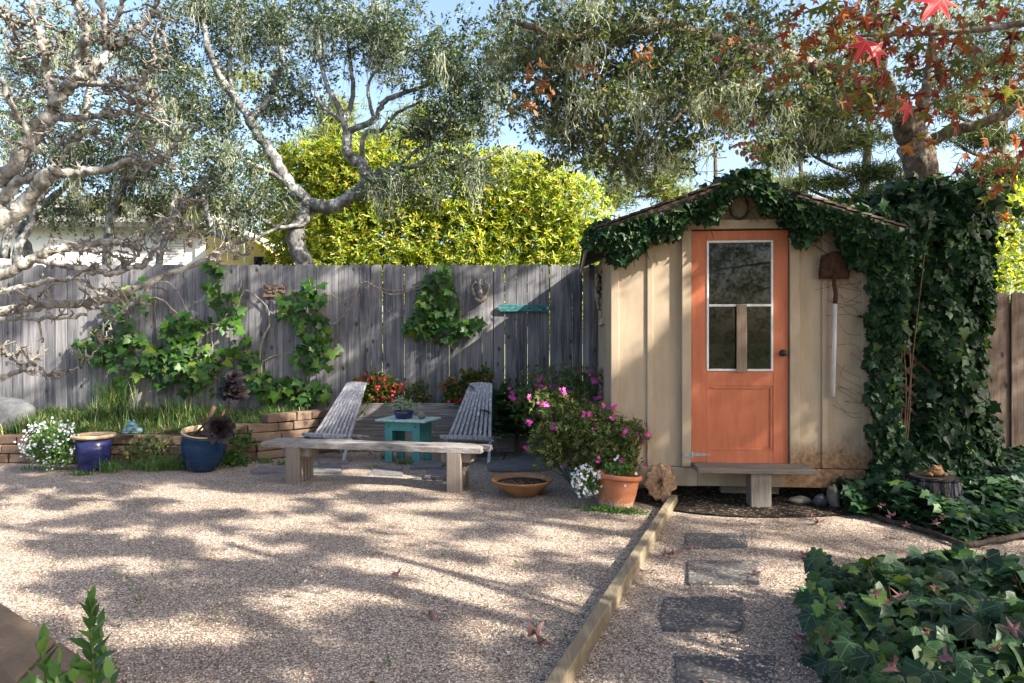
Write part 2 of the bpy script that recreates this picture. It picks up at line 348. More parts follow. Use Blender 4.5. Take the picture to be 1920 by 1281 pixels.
M_barktrunk = barkmat('furrowed_bark', (.07, .045, .032), (.24, .19, .155), (.42, .40, .36), .15, 18, 1.)
M_barkpale = barkmat('pale_limb_bark', (.09, .082, .075), (.33, .31, .28), (.60, .58, .53), .5, 16, 1.)
M_barkdark = barkmat('dark_bark', (.05, .04, .032), (.15, .12, .10), None, 0, 14)
M_soilbark = barkmat('wet_bark', (.02, .016, .013), (.075, .06, .05), None, 0, 14)
M_twig = plain('brown_twig', (.13, .085, .06), .85, .2, .4, 30, .2)
M_vine = plain('grey_vine_stem', (.30, .25, .20), .85, .2, .4, 30, .3)
G = lambda *a: list(a)
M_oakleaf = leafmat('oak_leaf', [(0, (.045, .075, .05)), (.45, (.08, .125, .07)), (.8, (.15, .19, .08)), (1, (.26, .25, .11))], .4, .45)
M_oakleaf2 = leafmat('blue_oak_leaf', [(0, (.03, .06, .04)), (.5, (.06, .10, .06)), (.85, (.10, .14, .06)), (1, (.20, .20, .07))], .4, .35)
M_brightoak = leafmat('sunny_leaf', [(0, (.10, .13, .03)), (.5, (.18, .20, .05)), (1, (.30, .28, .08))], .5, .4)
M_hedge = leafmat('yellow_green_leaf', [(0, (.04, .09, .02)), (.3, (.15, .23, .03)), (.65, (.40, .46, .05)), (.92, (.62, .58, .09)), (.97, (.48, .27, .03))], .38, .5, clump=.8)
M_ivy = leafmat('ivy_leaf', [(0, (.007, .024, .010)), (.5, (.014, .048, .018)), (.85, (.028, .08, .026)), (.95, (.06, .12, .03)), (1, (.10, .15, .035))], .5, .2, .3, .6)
M_ivybed = leafmat('ivy_bed_leaf', [(0, (.010, .030, .014)), (.45, (.020, .056, .022)), (.75, (.04, .095, .028)), (.9, (.075, .14, .03)), (.985, (.13, .19, .035)), (1, (.22, .11, .04))], .48, .25, .35, .6, veins=(.12, .18, .09))
M_vineleaf = leafmat('lobed_vine_leaf', [(0, (.02, .06, .015)), (.5, (.045, .125, .022)), (.88, (.09, .20, .03)), (1, (.20, .27, .04))], .45, .35, clump=.6)
M_liquid = leafmat('autumn_leaf', [(0, (.08, .014, .022)), (.15, (.16, .03, .022)), (.35, (.30, .09, .022)), (.5, (.22, .075, .028)), (.6, (.34, .03, .035)), (.7, (.25, .18, .03)), (.85, (.12, .17, .03)), (1, (.06, .11, .03))], .6, .42, clump=.2, veins=(.34, .24, .07), tcol=(1.5, 1.1, .8))
M_redleaf = leafmat('scarlet_leaf', [(0, (.55, .02, .035)), (1, (.62, .04, .05))], .4, .35, clump=0, veins=(.75, .25, .2), tcol=(1.3, 1, 1))
M_oakbrown = leafmat('brown_oak_leaf', [(0, (.18, .075, .03)), (1, (.36, .18, .07))], .6, .4, clump=.2, tcol=(1.3, 1.1, .8))
M_fallen = leafmat('fallen_leaf', [(0, (.17, .06, .035)), (.4, (.20, .085, .075)), (.7, (.27, .14, .13)), (1, (.22, .11, .05))], .7, .1, clump=.2, tcol=(1.2, 1, .9))
M_lichen = leafmat('lace_lichen', [(0, (.34, .38, .28)), (.5, (.46, .50, .37)), (1, (.58, .60, .45))], .95, .3, .05, .3, tcol=(1.1, 1.1, 1))
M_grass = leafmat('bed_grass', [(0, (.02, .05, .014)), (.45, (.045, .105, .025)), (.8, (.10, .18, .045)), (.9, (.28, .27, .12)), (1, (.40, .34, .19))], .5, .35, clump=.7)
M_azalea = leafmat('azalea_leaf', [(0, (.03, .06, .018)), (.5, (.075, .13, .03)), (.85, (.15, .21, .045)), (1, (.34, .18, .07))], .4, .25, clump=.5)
M_pink = leafmat('pink_petal', [(0, (.55, .06, .33)), (1, (.75, .16, .48))], .6, .3, .1, 0, tcol=(1.1, 1, 1.1))
M_redfl = leafmat('red_petal', [(0, (.60, .02, .03)), (1, (.72, .08, .14))], .6, .3, .1, 0, tcol=(1.1, 1, 1))
M_whitefl = leafmat('white_petal', [(0, (.74, .76, .84)), (1, (.86, .87, .90))], .6, .25, .1, 0, tcol=(1, 1, 1))
M_fern = leafmat('fern_leaf', [(0, (.025, .07, .025)), (.6, (.06, .14, .045)), (1, (.12, .22, .06))], .5, .3)
M_begonia = leafmat('begonia_leaf', [(0, (.03, .06, .015)), (.6, (.07, .12, .02)), (1, (.24, .17, .03))], .4, .3)
M_succ = leafmat('black_rosette_leaf', [(0, (.006, .004, .008)), (.6, (.014, .008, .018)), (1, (.03, .028, .014))], .4, .0, .4, .2)
M_spider = leafmat('variegated_leaf', [(0, (.10, .16, .07)), (.5, (.30, .36, .24)), (1, (.52, .55, .42))], .45, .25, clump=.2)
M_sprout = leafmat('fresh_leaf', [(0, (.04, .095, .03)), (.5, (.08, .17, .045)), (1, (.17, .27, .07))], .4, .35, clump=.2)
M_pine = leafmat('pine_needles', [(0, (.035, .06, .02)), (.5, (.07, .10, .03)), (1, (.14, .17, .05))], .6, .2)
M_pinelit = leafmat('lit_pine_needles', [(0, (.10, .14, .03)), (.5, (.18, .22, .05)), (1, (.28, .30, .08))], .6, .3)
M_stem = plain('green_stem', (.12, .17, .05), .6, .3, .3, 20, .1)

# ------------------------------------------------------------------ ground and setting
def sheet(name, pts, z, mat, kind='structure', label=None, cat=None):
    m = MB(); n = len(pts); m.add([(x, y, z) for x, y in pts], [tuple(range(n))]); return tag(m.build(name, mat), label, cat, kind=kind)
m = MB(); m.add([(-400, -400, -.06), (400, -400, -.06), (400, 400, -.06), (-400, 400, -.06)], [(0,1,2,3)])
tag(m.build('ground', plain('back_yard_earth', (.16, .14, .08), .95, .1, .5, 2, .3, (.07, .09, .04))), 'earth yard around and behind the fence', 'ground', kind='structure')
# gravel court: a fine grid with gentle undulation
nx, ny = 90, 90; gx = np.linspace(-9, 5.2, nx); gy = np.linspace(-2.5, 8.9, ny); XX, YY = np.meshgrid(gx, gy)
ZZ = .010*np.sin(XX*2.1+.7*YY)*np.cos(YY*1.7-.4*XX)+.004*np.sin(XX*6+YY*5)
ZZ += .006*np.sin(XX*1.3-YY*.9+1)*np.sin(YY*.8)-.004
ii = np.arange(ny-1)[:, None]*nx+np.arange(nx-1)
m = MB(); m.add(np.stack([XX, YY, ZZ], -1).reshape(-1, 3), np.stack([ii, ii+1, ii+nx+1, ii+nx], -1).reshape(-1, 4))
tag(m.build('gravel_court', M_gravel, smooth=True), 'crushed pinkish tan gravel court and path', 'gravel', kind='structure')
# loose pebbles lying on the near gravel (uncountable)
n = 42000
yy = 2.3+rng.random(n)**1.6*4.3; xx = (rng.random(n)*2-1)*.80*yy; ok = (xx < 3.0) & (xx > -5); xx, yy = xx[ok], yy[ok]; n = len(xx)
oc = np.array([(1,0,0),(-1,0,0),(0,1,0),(0,-1,0),(0,0,1),(0,0,-1)], float); of = np.array([(0,2,4),(2,1,4),(1,3,4),(3,0,4),(2,0,5),(1,2,5),(3,1,5),(0,3,5)])
zz = .010*np.sin(xx*2.1+.7*yy)*np.cos(yy*1.7-.4*xx)+.004*np.sin(xx*6+yy*5)+.006*np.sin(xx*1.3-yy*.9+1)*np.sin(yy*.8)-.004
sz = rng.uniform(.0025, .0062, n)*np.where(rng.random(n) < .02, 1.9, 1.); A = rdir(n); B = np.cross(A, rdir(n)); B /= np.linalg.norm(B, axis=1)[:, None]; Cc = np.cross(A, B)
V = np.stack([xx, yy, zz+sz*.45], -1)[:, None]+sz[:, None, None]*(oc[None, :, 0:1]*A[:, None]+.75*oc[None, :, 1:2]*B[:, None]+.6*oc[None, :, 2:3]*Cc[:, None])
m = MB(); m.add(V.reshape(-1, 3), (of[None]+(np.arange(n)*6)[:, None, None]).reshape(-1, 3))
s = N('pebble', .8, .3); s.col(s.ramp(s.island(), [(0, (.10, .07, .052)), (.25, (.29, .215, .17)), (.6, (.47, .375, .30)), (.85, (.64, .54, .445)), (1, (.80, .72, .62))]))
tag(m.build('loose_gravel', s.m), 'loose pinkish tan pebbles scattered over the gravel court', 'gravel', kind='stuff')

# raised bed soil behind the block wall
wallp = [(-9.5, 7.75), (-5.75, 7.72), (-4.6, 7.68), (-3.6, 7.66), (-3.05, 7.82), (-2.75, 8.05), (-2.45, 8.35), (-2.15, 8.72)]
ws = spline([(x, y, 0) for x, y in wallp], 8)
m = MB(); bedf = []; V = []
for (x, y, _) in ws: V += [(x, y+.10, .27 if x < -3.2 else .27+(x+3.2)*.22), (x, 9.3, .56)]
k = len(ws); m.add(V, [(2*i, 2*i+2, 2*i+3, 2*i+1) for i in range(k-1)])
def bedz(x, y): 
    t = np.clip((y-7.8)/1.4, 0, 1); return .27+.29*t
tag(m.build('planting_bed', M_soil), 'dark soil of the raised bed along the fence', 'soil', kind='structure')
m = MB(); m.add([(-2.25, 8.62, .40), (1.2, 8.62, .44), (1.2, 9.3, .5), (-2.25, 9.3, .55)], [(0,1,2,3)])
tag(m.build('back_bed_soil', M_soil), 'dark soil of the narrow bed behind the chairs', 'soil', kind='structure')
# dark dirt under the shed front
th = np.linspace(0, 2*math.pi, 40, endpoint=False)
m = MB(); V = [(2.25+1.25*math.cos(a)*(1+.06*math.sin(5*a)), 5.95+.62*math.sin(a)*(1+.1*math.sin(3*a+1)), .010) for a in th]
m.add(V, [tuple(range(40))]); tag(m.build('dirt_strip', M_dirt), 'dark dirt under the shed', 'dirt', kind='structure')
m = MB(); m.add([(2.55, 5.7, .012), (2.9, 5.15, .012), (3.1, 4.75, .012), (3.4, 4.72, .012), (5.5, 4.9, .012), (8, 5.5, .012), (8, 9, .012), (3.2, 9, .012)], [tuple(range(8))])
tag(m.build('ivy_bed_soil', M_dirt), 'dark soil under the ivy at right', 'soil', kind='structure')

# block retaining wall
T = np.vstack([[0], np.cumsum(np.linalg.norm(np.diff(ws, axis=0), axis=1))[:, None]]).ravel(); Ltot = T[-1]
def wp(t): return np.array([np.interp(t, T, ws[:, 0]), np.interp(t, T, ws[:, 1])])
m = MB(); ch = .104
for c in range(5):
    t = rng.uniform(0, .2)
    while t < Ltot-.1:
        L = rng.choice([.2, .27, .36, .4], p=[.2, .3, .3, .2])*rng.uniform(.95, 1.05); t2 = min(t+L, Ltot); a = wp(t); b = wp(t2-.010); x = a[0]
        top = 3 if x < -3.55 else (4 if x < -2.85 else 5)
        if c < top and t2-t > .06:
            d = b-a; d /= np.linalg.norm(d); nrm = np.array((d[1], -d[0])); push = rng.normal(0, .006)+.012*(4-c)
            z0 = c*ch+.004; z1 = (c+1)*ch-.006; dp = .17
            pr = [a+nrm*push, b+nrm*push, b-nrm*dp, a-nrm*dp]
            j = rng.normal(0, .004, (8, 3)); V = np.array([(q[0], q[1], z0) for q in pr]+[(q[0], q[1], z1) for q in pr])+j
            m.add(V, [(3,2,1,0),(4,5,6,7),(0,1,5,4),(1,2,6,5),(2,3,7,6),(3,0,4,7)])
        t = t2
tag(m.build('retaining_wall', M_brick, bev=.009), 'low curved dry stacked brown block wall holding the grassy bed', 'wall')

# ------------------------------------------------------------------ fences
def fence(name, label, xs, Y, z0, z1, mat, gapf, dog=.028, alt=0.0):
    root = empty(name, (xs[0], Y, z0), label, 'fence'); m = MB(); x = xs[0]; i = 0
    while x < xs[1]:
        wd = rng.uniform(.128, .146); g = gapf(x+wd); top = z1+rng.normal(0, .006); c = dog*rng.uniform(.8, 1.2)
        y = Y+rng.normal(0, .0022)+(alt if i % 2 else 0); sh = rng.normal(0, .0015)
        pts = [(x, z0), (x+wd, z0), (x+wd+sh, top-c*1.25), (x+wd-c*.35+sh, top-c*.5), (x+wd-c+sh, top), (x+c+sh, top), (x+c*.35+sh, top-c*.5), (x+sh, top-c*1.25)]
        m.prism([(a-xs[0], b-z0) for a, b in pts], y-Y-.009, y-Y+.009); x += wd+g; i += 1
    m.build('boards', mat, root, bev=.0025)
    r = MB()
    for z in (z0+.35, z1-.3): r.box((0, .014+alt, z-z0-.045), (xs[1]-xs[0], .054+alt, z-z0+.045))
    r.build('rail', mat, root)
    for k in range(int((xs[1]-xs[0])/2.4)+1):
        p = MB(); xx = .3+k*2.4; p.box((xx, .056+alt, -.3), (xx+.09, .146+alt, z1-z0-.1)); p.build('post', mat, root)
    return root
fence('wooden_fence', 'long weathered grey board fence with clipped board tops behind the bench', (-10.2, 1.13), 8.82, .42, 2.36, M_fence,
      lambda x: rng.uniform(.001, .003) if x < -1.9 else rng.choice([.002, .004, .006, .013], p=[.3, .3, .25, .15]))
fence('wooden_fence', 'brown board fence right of the ivy covered trunk', (4.83, 9.5), 7.0, -.05, 1.87, M_fence2, lambda x: rng.uniform(.001, .004), alt=.02)
mm = MB(); mm.box((-.03, -.03, 0), (.03, .03, 1.9)); 
t_ = empty('fence_post', (1.02, 8.72, .42), 'weathered grey post where the long fence meets the shed', 'post'); mm.build('post_shaft', M_fence, t_, bev=.004)
mc = MB(); mc.box((-.035, -.035, 1.9), (.035, .035, 1.93)); mc.build('post_cap', M_fence, t_, bev=.004)

# planter boards behind the chairs
t_ = empty('planter_box', (-2.2, 8.55, 0), 'grey timber planter edge behind the chairs', 'planter')
for z in ((0, .2), (.205, .60)):
    m = MB(); m.box((0, -.025, z[0]), (2.6 if z[0] else 3.3, .025, z[1]-.004)); m.build('board', M_bench, t_, bev=.004)

# ------------------------------------------------------------------ shed
TH = R(-4.6); SH0 = np.array((.892, 6.0)); SW = 2.142; SD = 2.62
shed = empty('garden_shed', (SH0[0], SH0[1], 0), 'cream board and batten garden shed with a coral door under ivy', 'shed', rz=TH)
def apex(u): return 2.735-abs(u-SW/2)*.345   # underside of roof at u
zb, zt = .282, 2.29
def wallpoly(u0, u1):
    pts = [(u0, zb), (u1, zb), (u1, apex(u1))]
    if u0 < SW/2 < u1: pts.append((SW/2, apex(SW/2)))
    pts.append((u0, apex(u0))); return pts
D0, D1, DZ0, DZ1 = .671, 1.488, .32, 2.328
m = MB()
m.prism(wallpoly(0, D0-.02), 0, .03)
m.prism(wallpoly(D1+.02, SW), 0, .03)
m.prism([(D0-.018, DZ1+.02), (D1+.018, DZ1+.02), (D1+.018, apex(D1+.018)), (SW/2, apex(SW/2)), (D0-.018, apex(D0-.018))], .001, .031)
# left and right walls and back
m.box((0, .032, zb), (.03, SD, 2.33)); m.box((SW-.03, .032, zb), (SW, SD, 2.33))
m.prism([(.031, zb), (SW-.031, zb), (SW-.031, 2.33), (SW/2, 2.7), (.031, 2.33)], SD-.03, SD)
m.build('wall', M_cream, shed)
def part(name, mat, boxes, bev=.003, parent=shed):
    m = MB()
    for a, b in boxes: m.box(a, b)
    return m.build(name, mat, parent, bev=bev)
# battens: each one a part
for u in (.292, 1.77):
    part('batten', M_cream, [((u, -.015, zb+.002), (u+.05, -.001, apex(u)-.02))])
part('corner_board', M_cream, [((-.022, -.022, zb+.001), (.045, -.0012, 2.29)), ((-.024, -.001, zb+.001), (-.001, .075, 2.29))])
part('corner_board', M_cream, [((SW-.045, -.022, zb+.001), (SW+.02, -.0012, 2.29))])
for k in range(8):
    v = .35+k*.3
    if not (1.2 < v < 2.0): part('batten', M_cream, [((-.018, v, zb+.003), (-.001, v+.05, 2.32))])
    else: part('batten', M_cream, [((-.018, v, zb+.003), (-.001, v+.05, 1.55))])
for u in (.86, 1.27): part('batten', M_cream, [((u, -.016, DZ1+.105), (u+.045, .0005, apex(u)-.01))])
# door frame
fr = part('door_frame', M_cream, [((D0-.085, -.045, zb+.004), (D0-.006, .03, DZ1+.012)), ((D1+.006, -.045, zb+.004), (D1+.085, .03, DZ1+.012)), ((D0-.1, -.048, DZ1+.014), (D1+.1, .03, DZ1+.092))])
# door
m = MB(); zs = dict(b=.32, p0=.42, p1=1.0, w0=1.115, w1=2.243, t=DZ1); st = .128; ya, yb = -.018, .024
m.box((D0, ya, DZ0), (D0+st, yb, DZ1)); m.box((D1-st, ya, DZ0), (D1, yb, DZ1))
m.box((D0+st+.0005, ya+.001, DZ0), (D1-st-.0005, yb, .425)); m.box((D0+st+.0005, ya+.001, .985), (D1-st-.0005, yb, 1.115)); m.box((D0+st+.0005, ya+.001, 2.243), (D1-st-.0005, yb, DZ1))
m.box((D0+st+.001, ya+.014, .4255), (D1-st-.001, yb-.006, .9845))
for a, b in (((D0+st+.0008, ya+.004, .4257), (D0+st+.022, ya+.02, .9843)), ((D1-st-.022, ya+.004, .4257), (D1-st-.0008, ya+.02, .9843)), ((D0+st+.0222, ya+.004, .4257), (D1-st-.0222, ya+.02, .447)), ((D0+st+.0222, ya+.004, .963), (D1-st-.0222, ya+.02, .9843))): m.box(a, b)
door = m.build('door', M_door, shed, bev=.003)
m = MB(); wa, wb = D0+st, D1-st
for a, b in (((wa, -.024, 1.115), (wa+.018, .0, 2.243)), ((wb-.018, -.024, 1.115), (wb, .0, 2.243)), ((wa+.0185, -.024, 2.225), (wb-.0185, .0, 2.243)), ((wa+.0185, -.024, 1.115), (wb-.0185, 0, 1.133)), ((wa+.0185, -.027, 1.672), (wb-.0185, 0, 1.692))): m.box(a, b)
m.build('window_sash', M_white, door, bev=.002)
for z0, z1 in ((1.1335, 1.6715), (1.6925, 2.2245)):
    m = MB(); m.box((wa+.019, -.010, z0), (wb-.019, -.004, z1)); m.build('window_pane', M_glass, door)
m = MB(); m.box((1.048, -.045, 1.105), (1.135, -.0275, 1.69)); m.build('cross_plank', M_plank, door, bev=.004)
m = MB(); m.lathe([(0.0, .062), (.016, .06), (.026, .05), (.027, .04), (.018, .028), (.012, .02), (.012, .008), (.03, .006), (.03, 0), (0, 0)], 20, Mt((1.44, -.018, 1.27), rx=R(90)))
m.build('door_knob', M_iron, door, smooth=True)
m = MB(); m.prism([(D0-.075, .375), (D0-.01, .368), (D0-.01, .412), (D0-.075, .405)], -.053, -.0485); m.prism([(D0+.004, .372), (D0+.15, .384), (D0+.165, .39), (D0+.15, .396), (D0+.004, .408)], -.024, -.0195)
m.tube([(D0-.003, -.05, .365), (D0-.003, -.05, .415)], .008, 8); m.build('strap_hinge', M_zinc, door)
part('door_gap_shade', M_iron, [((D0-.005, .034, DZ0-.04), (D1+.005, .05, DZ1+.02))], 0)  # dark sheet behind the door, stands for the shade in its gap
part('threshold', M_step, [((D0-.004, -.03, zb+.006), (D1+.004, .033, DZ0-.012))])
# skirt board
part('skirt_board', M_cream, [((.0, -.03, .118), (.72, .0, zb-.004)), ((.722, -.029, .12), (SW-.02, .0, zb-.004))])
for bx_ in (((.93, .02, .05), (1.42, .08, .118)), ((.1, .3, -.02), (.2, .4, .281)), ((1.9, .3, -.02), (2.0, .4, .281))): part('floor_joist', M_step, [bx_])
# roof: two slopes with rake boards
def slope(sgn):
    m = MB(); u0 = SW/2; e = SW/2+.24
    ur = [(0, 2.765), (e, 2.765-e*.345)]
    for k in range(14):   # courses of boards running down the eave direction
        a = e*k/14; b = e*(k+1)/14+.012; za = 2.762-a*.345+.0; zb_ = 2.762-b*.345
        V = [(u0+sgn*a, -.17+rng.normal(0, .006), za), (u0+sgn*b, -.17+rng.normal(0, .006), zb_+.012), (u0+sgn*b, SD+.15, zb_+.012), (u0+sgn*a, SD+.15, za), (u0+sgn*a, -.17, za+.02), (u0+sgn*b, -.17, zb_+.028), (u0+sgn*b, SD+.15, zb_+.028), (u0+sgn*a, SD+.15, za+.02)]
        m.add(V, [(3,2,1,0),(4,5,6,7),(0,1,5,4),(1,2,6,5),(2,3,7,6),(3,0,4,7)])
    return m
rf = slope(-1); r2 = slope(1)
rfo = rf.build('roof_slope', M_roof, shed); r2.build('roof_slope', M_roof, shed)
for sgn in (-1, 1):
    m = MB(); e = SW/2+.235
    m.prism([(SW/2, 2.755), (SW/2+sgn*e, 2.755-e*.345), (SW/2+sgn*e, 2.755-e*.345-.09), (SW/2, 2.665)], -.165, -.14); m.build('rake_board', M_roof, shed)
    m = MB(); m.beam((SW/2+sgn*(e-.01), -.138, 2.755-e*.345-.042), (SW/2+sgn*(e-.01), SD+.14, 2.755-e*.345-.042), .02, .08); m.build('fascia', M_cream, shed)
# side window on the left wall
wf = part('side_window', M_cream, [((-.028, 1.2, 1.62), (-.002, 1.27, 2.24)), ((-.028, 1.93, 1.62), (-.002, 2.0, 2.24)), ((-.029, 1.272, 2.17), (-.002, 1.928, 2.24)), ((-.04, 1.18, 1.55), (-.002, 2.02, 1.619))])
part('window_pane', M_glass, [((-.01, 1.271, 1.621), (-.003, 1.929, 2.169))], 0, wf)
def SP(u, v, z):   # shed coordinates to world
    c, s_ = math.cos(TH), math.sin(TH); return np.array((SH0[0]+u*c-v*s_, SH0[1]+u*s_+v*c, z))
# driftwood ornament on the side window
m = MB(); m.tube(spline([SP(-.05, 1.6, 1.72), SP(-.07, 1.55, 1.85), SP(-.06, 1.65, 1.98), SP(-.08, 1.5, 2.12)]), [.02]*6+[.035]*6+[.03]*6+[.012], 7, .25); 
m.tube(spline([SP(-.06, 1.55, 1.9), SP(-.09, 1.45, 1.95), SP(-.07, 1.4, 2.05)]), .013, 6, .2)
tag(m.build('driftwood_ornament', M_vine, smooth=True), 'twisted grey driftwood hanging on the left side window of the shed', 'ornament')

# horseshoe
m = MB(); a = np.linspace(R(-215), R(35), 26); a = np.linspace(R(-230), R(50), 26)
cx_, cz_ = 1.068, 2.515
pts = np.array([SP(cx_+.078*math.cos(t), -.05, cz_+.092*math.sin(t)) for t in a]); m.tube(pts, .0125, 8)
tag(m.build('horseshoe', M_iron, smooth=True), 'dark iron horseshoe nailed in the shed gable above the door', 'horseshoe')

# shovel, blade up
sv = empty('shovel', SP(1.835, -.03, .9), 'rusty spade hung blade up on the shed wall right of the door', 'shovel', rz=TH)
hu = 1.80
def sl2(pts): return [(a, b) for a, b in pts]
m = MB(); nx_, nz_ = 9, 8; V = []; 
for j in range(nz_):
    t = j/(nz_-1); hw = np.interp(t, [0, .25, .7, .9, 1], [.125, .13, .118, .10, .07]); z = t*.235
    for i in range(nx_):
        s_ = i/(nx_-1)*2-1; V.append((s_*hw, -.045+.03*s_*s_-.012*math.sin(t*3), z-(.03*s_*s_ if j == nz_-1 else 0)))
q = [(j*nx_+i, j*nx_+i+1, (j+1)*nx_+i+1, (j+1)*nx_+i) for j in range(nz_-1) for i in range(nx_-1)]
m.add(V, q); bl = m.build('blade', M_rust, sv, smooth=True, loc=(.02, 0, 1.0)); md = bl.modifiers.new('s', 'SOLIDIFY'); md.thickness = .004
m = MB(); m.tube(spline([(.02, -.055, 1.09), (.02, -.045, 1.02), (.015, -.035, .96), (.03, -.03, .88), (.025, -.028, .79)]), [.006, .01, .014]+[.017]*18+[.019]*4, 9); m.build('socket', M_rust, sv, smooth=True)
m = MB(); m.tube([(.026, -.028, .80), (.018, -.026, .4), (.006, -.024, .0)], [.0175, .018, .0195], 10); m.build('handle', M_handle, sv, smooth=True)

# wooden step
stp = empty('wooden_step', SP(1.12, -.2, 0), 'weathered plank step on a square post under the coral door', 'step', rz=TH)
m = MB(); m.box((-.45, -.12, .285), (.50, .165, .325)); m.build('tread', M_step, stp, bev=.005)
m = MB(); m.box((-.02, -.10, -.02), (.145, .06, .284)); m.build('step_post', M_stepv, stp, bev=.006)

# cast leaf plaque leaning on the skirt
m = MB(); nn = 22; outl = []
for i in range(nn*2):
    a = i/(nn*2)*2*math.pi; r = 1+(.09 if i % 4 < 2 else -.03)+.03*math.sin(3*a); outl.append((.125*math.sin(a)*r*(1-.18*(-math.cos(a) > .3)), .155*math.cos(a)*r))
V = [(0, -.03, 0)]; rings = 6
for k in range(1, rings+1):
    for (x, z) in outl: V.append((x*k/rings, -.028+.022*(k/rings)**2+.012*math.sin(k*2.6+x*70+math.sin(z*60)*2), z*k/rings))
n2 = len(outl); tr = [(0, 1+i, 1+(i+1) % n2) for i in range(n2)]; qd = [(1+(k-1)*n2+i, 1+(k-1)*n2+(i+1) % n2, 1+k*n2+(i+1) % n2, 1+k*n2+i) for k in range(1, rings) for i in range(n2)]
m.add(xf(np.array(V), Mt((P(1238, 905, 5.80)), rx=R(-14), rz=TH)), tr, qd)
o = m.build('leaf_plaque', M_plaque, smooth=True); md = o.modifiers.new('s', 'SOLIDIFY'); md.thickness = .02
tag(o, 'round scalloped stone leaf plaque leaning on the shed skirt board', 'plaque')

# ------------------------------------------------------------------ timber edging, pavers, rocks
m = MB(); A_, B_ = np.array((1.375, 5.80, .02)), np.array((.05, 2.33, .02)); mid = A_*.52+B_*.48
te = empty('timber_edging', tuple(A_), 'weathered timber edging board dividing the gravel court from the path', 'edging')
for a, b in ((A_, mid+(A_-B_)*.001), (mid-(A_-B_)*.001, B_)):
    m = MB(); m.beam(a-A_, b-A_, .064, .10); m.build('edging_board', M_timber, te, bev=.006)
def slab(name, quad, z0, z1, mat, label, group=None, irr=.0):
    m = MB(); q = np.array(quad, float); c = q.mean(0); pts = []
    for i in range(4):
        for t in (0, .34, .67): pts.append(q[i]*(1-t)+q[(i+1) % 4]*t+rng.normal(0, irr, 2))
    pts = np.array(pts); n = len(pts)
    V = np.vstack([np.c_[pts, np.full(n, z0)], np.c_[pts, np.full(n, z1)]])
    m.add(V, [(i, (i+1) % n, n+(i+1) % n, n+i) for i in range(n)], [tuple(range(n, 2*n))])
    return tag(m.build(name, mat, bev=.006), label, 'paver', group)
def gq(x0, x1, y0, y1, sk=0):
    return [Gp(x0+sk, y0)[:2], Gp(x1+sk*.5, y0)[:2], Gp(x1, y1)[:2], Gp(x0, y1)[:2]]
lab = ['first grey paver on the path, nearest the shed step', 'second grey paver on the path, sunlit across its middle', 'third grey paver on the path from the shed', 'nearest grey paver on the path beside the ivy bed']
for (x0, x1, y0, y1), l in zip([(1284, 1402, 1000, 1028), (1290, 1424, 1052, 1094), (1242, 1392, 1120, 1182), (1262, 1455, 1230, 1300)], lab):
    slab('stepping_stone', gq(x0, x1, y0, y1), -.02, .0055, M_paver, l, 'grey pavers along the path', .005)
for (x0, x1, y0, y1, sk, l) in [(468, 536, 877, 889, 12, 'grey slate slab left of the bench leg'), (596, 655, 860, 872, 8, 'pale grey slate under the left stick chair feet'), (585, 640, 876, 890, 0, 'slate slab behind the left bench leg'),
        (690, 752, 882, 894, 10, 'purplish slate slab in front of the left stick chair'), (795, 838, 885, 899, 6, 'slate slab left of the right bench leg'), (915, 1022, 868, 883, 0, 'long dark slate slab right of the bench end'),
        (968, 1022, 850, 867, 10, 'square slate slab between right stick chair and azalea'), (905, 948, 828, 843, 10, 'square slate slab behind the right stick chair foot'), (890, 945, 850, 862, 6, 'slate slab just beyond the bench end'), (972, 1020, 834, 847, 10, 'slate slab beside the fern'), (770, 830, 868, 880, 4, 'slate slab under the teal table legs')]:
    slab('slate_slab', gq(x0, x1, y0, y1, sk), -.01, .026, M_slate2 if rng.random() < .4 else M_slate, l, 'slate slabs around the chairs', .012)
def rock(name, loc, r, mat, label, seed, rot=0, cat='rock'):
    import bmesh
    bm = bmesh.new(); bmesh.ops.create_icosphere(bm, subdivisions=3, radius=1); g2 = np.random.default_rng(seed)
    ks = g2.normal(0, 1, (6, 3))*1.6; ph = g2.random(6)*6; am = g2.uniform(.03, .1, 6)
    for v in bm.verts:
        p = np.array(v.co); f = 1+sum(a*math.sin(k@p*1.5+h) for a, k, h in zip(am, ks, ph)); v.co = Vector((p*f*np.array(r)))
    me = bpy.data.meshes.new(name); bm.to_mesh(me); bm.free(); me.materials.append(mat)
    for p in me.polygons: p.use_smooth = True
    o = bpy.data.objects.new(name, me); C.objects.link(o); o.location = loc; o.rotation_euler = (0, rot, .4); return tag(o, label, cat)
rock('rock', Gp(1497, 945)+np.array((0, 0, .03)), (.10, .07, .035), M_rock2, 'flat pale rock on the dirt under the shed', 1)
rock('rock', Gp(1537, 950)+np.array((0, 0, .045)), (.06, .05, .055), M_rock, 'small grey round rock between two others at the shed', 2)
rock('rock', Gp(1563, 952)+np.array((0, 0, .08)), (.04, .05, .10), M_rock2, 'upright mossy rock at the ivy edge by the shed', 3, -.2)
rock('boulder', P(15, 788, 8.15), (.26, .2, .26), M_rock, 'grey boulder in the raised bed at left', 4)
# bark edging, curved
pts = spline([Gp(1600, 945), Gp(1650, 976), Gp(1700, 990), Gp(1755, 1006), Gp(1808, 1026), Gp(1880, 1016), Gp(1960, 1000)], 6)+np.array((0, 0, .02))
m = MB(); m.tube(pts, .02, 6, .22); tag(m.build('bark_edging', M_soilbark, smooth=True), 'dark curved bark edging between gravel and ivy', 'edging')

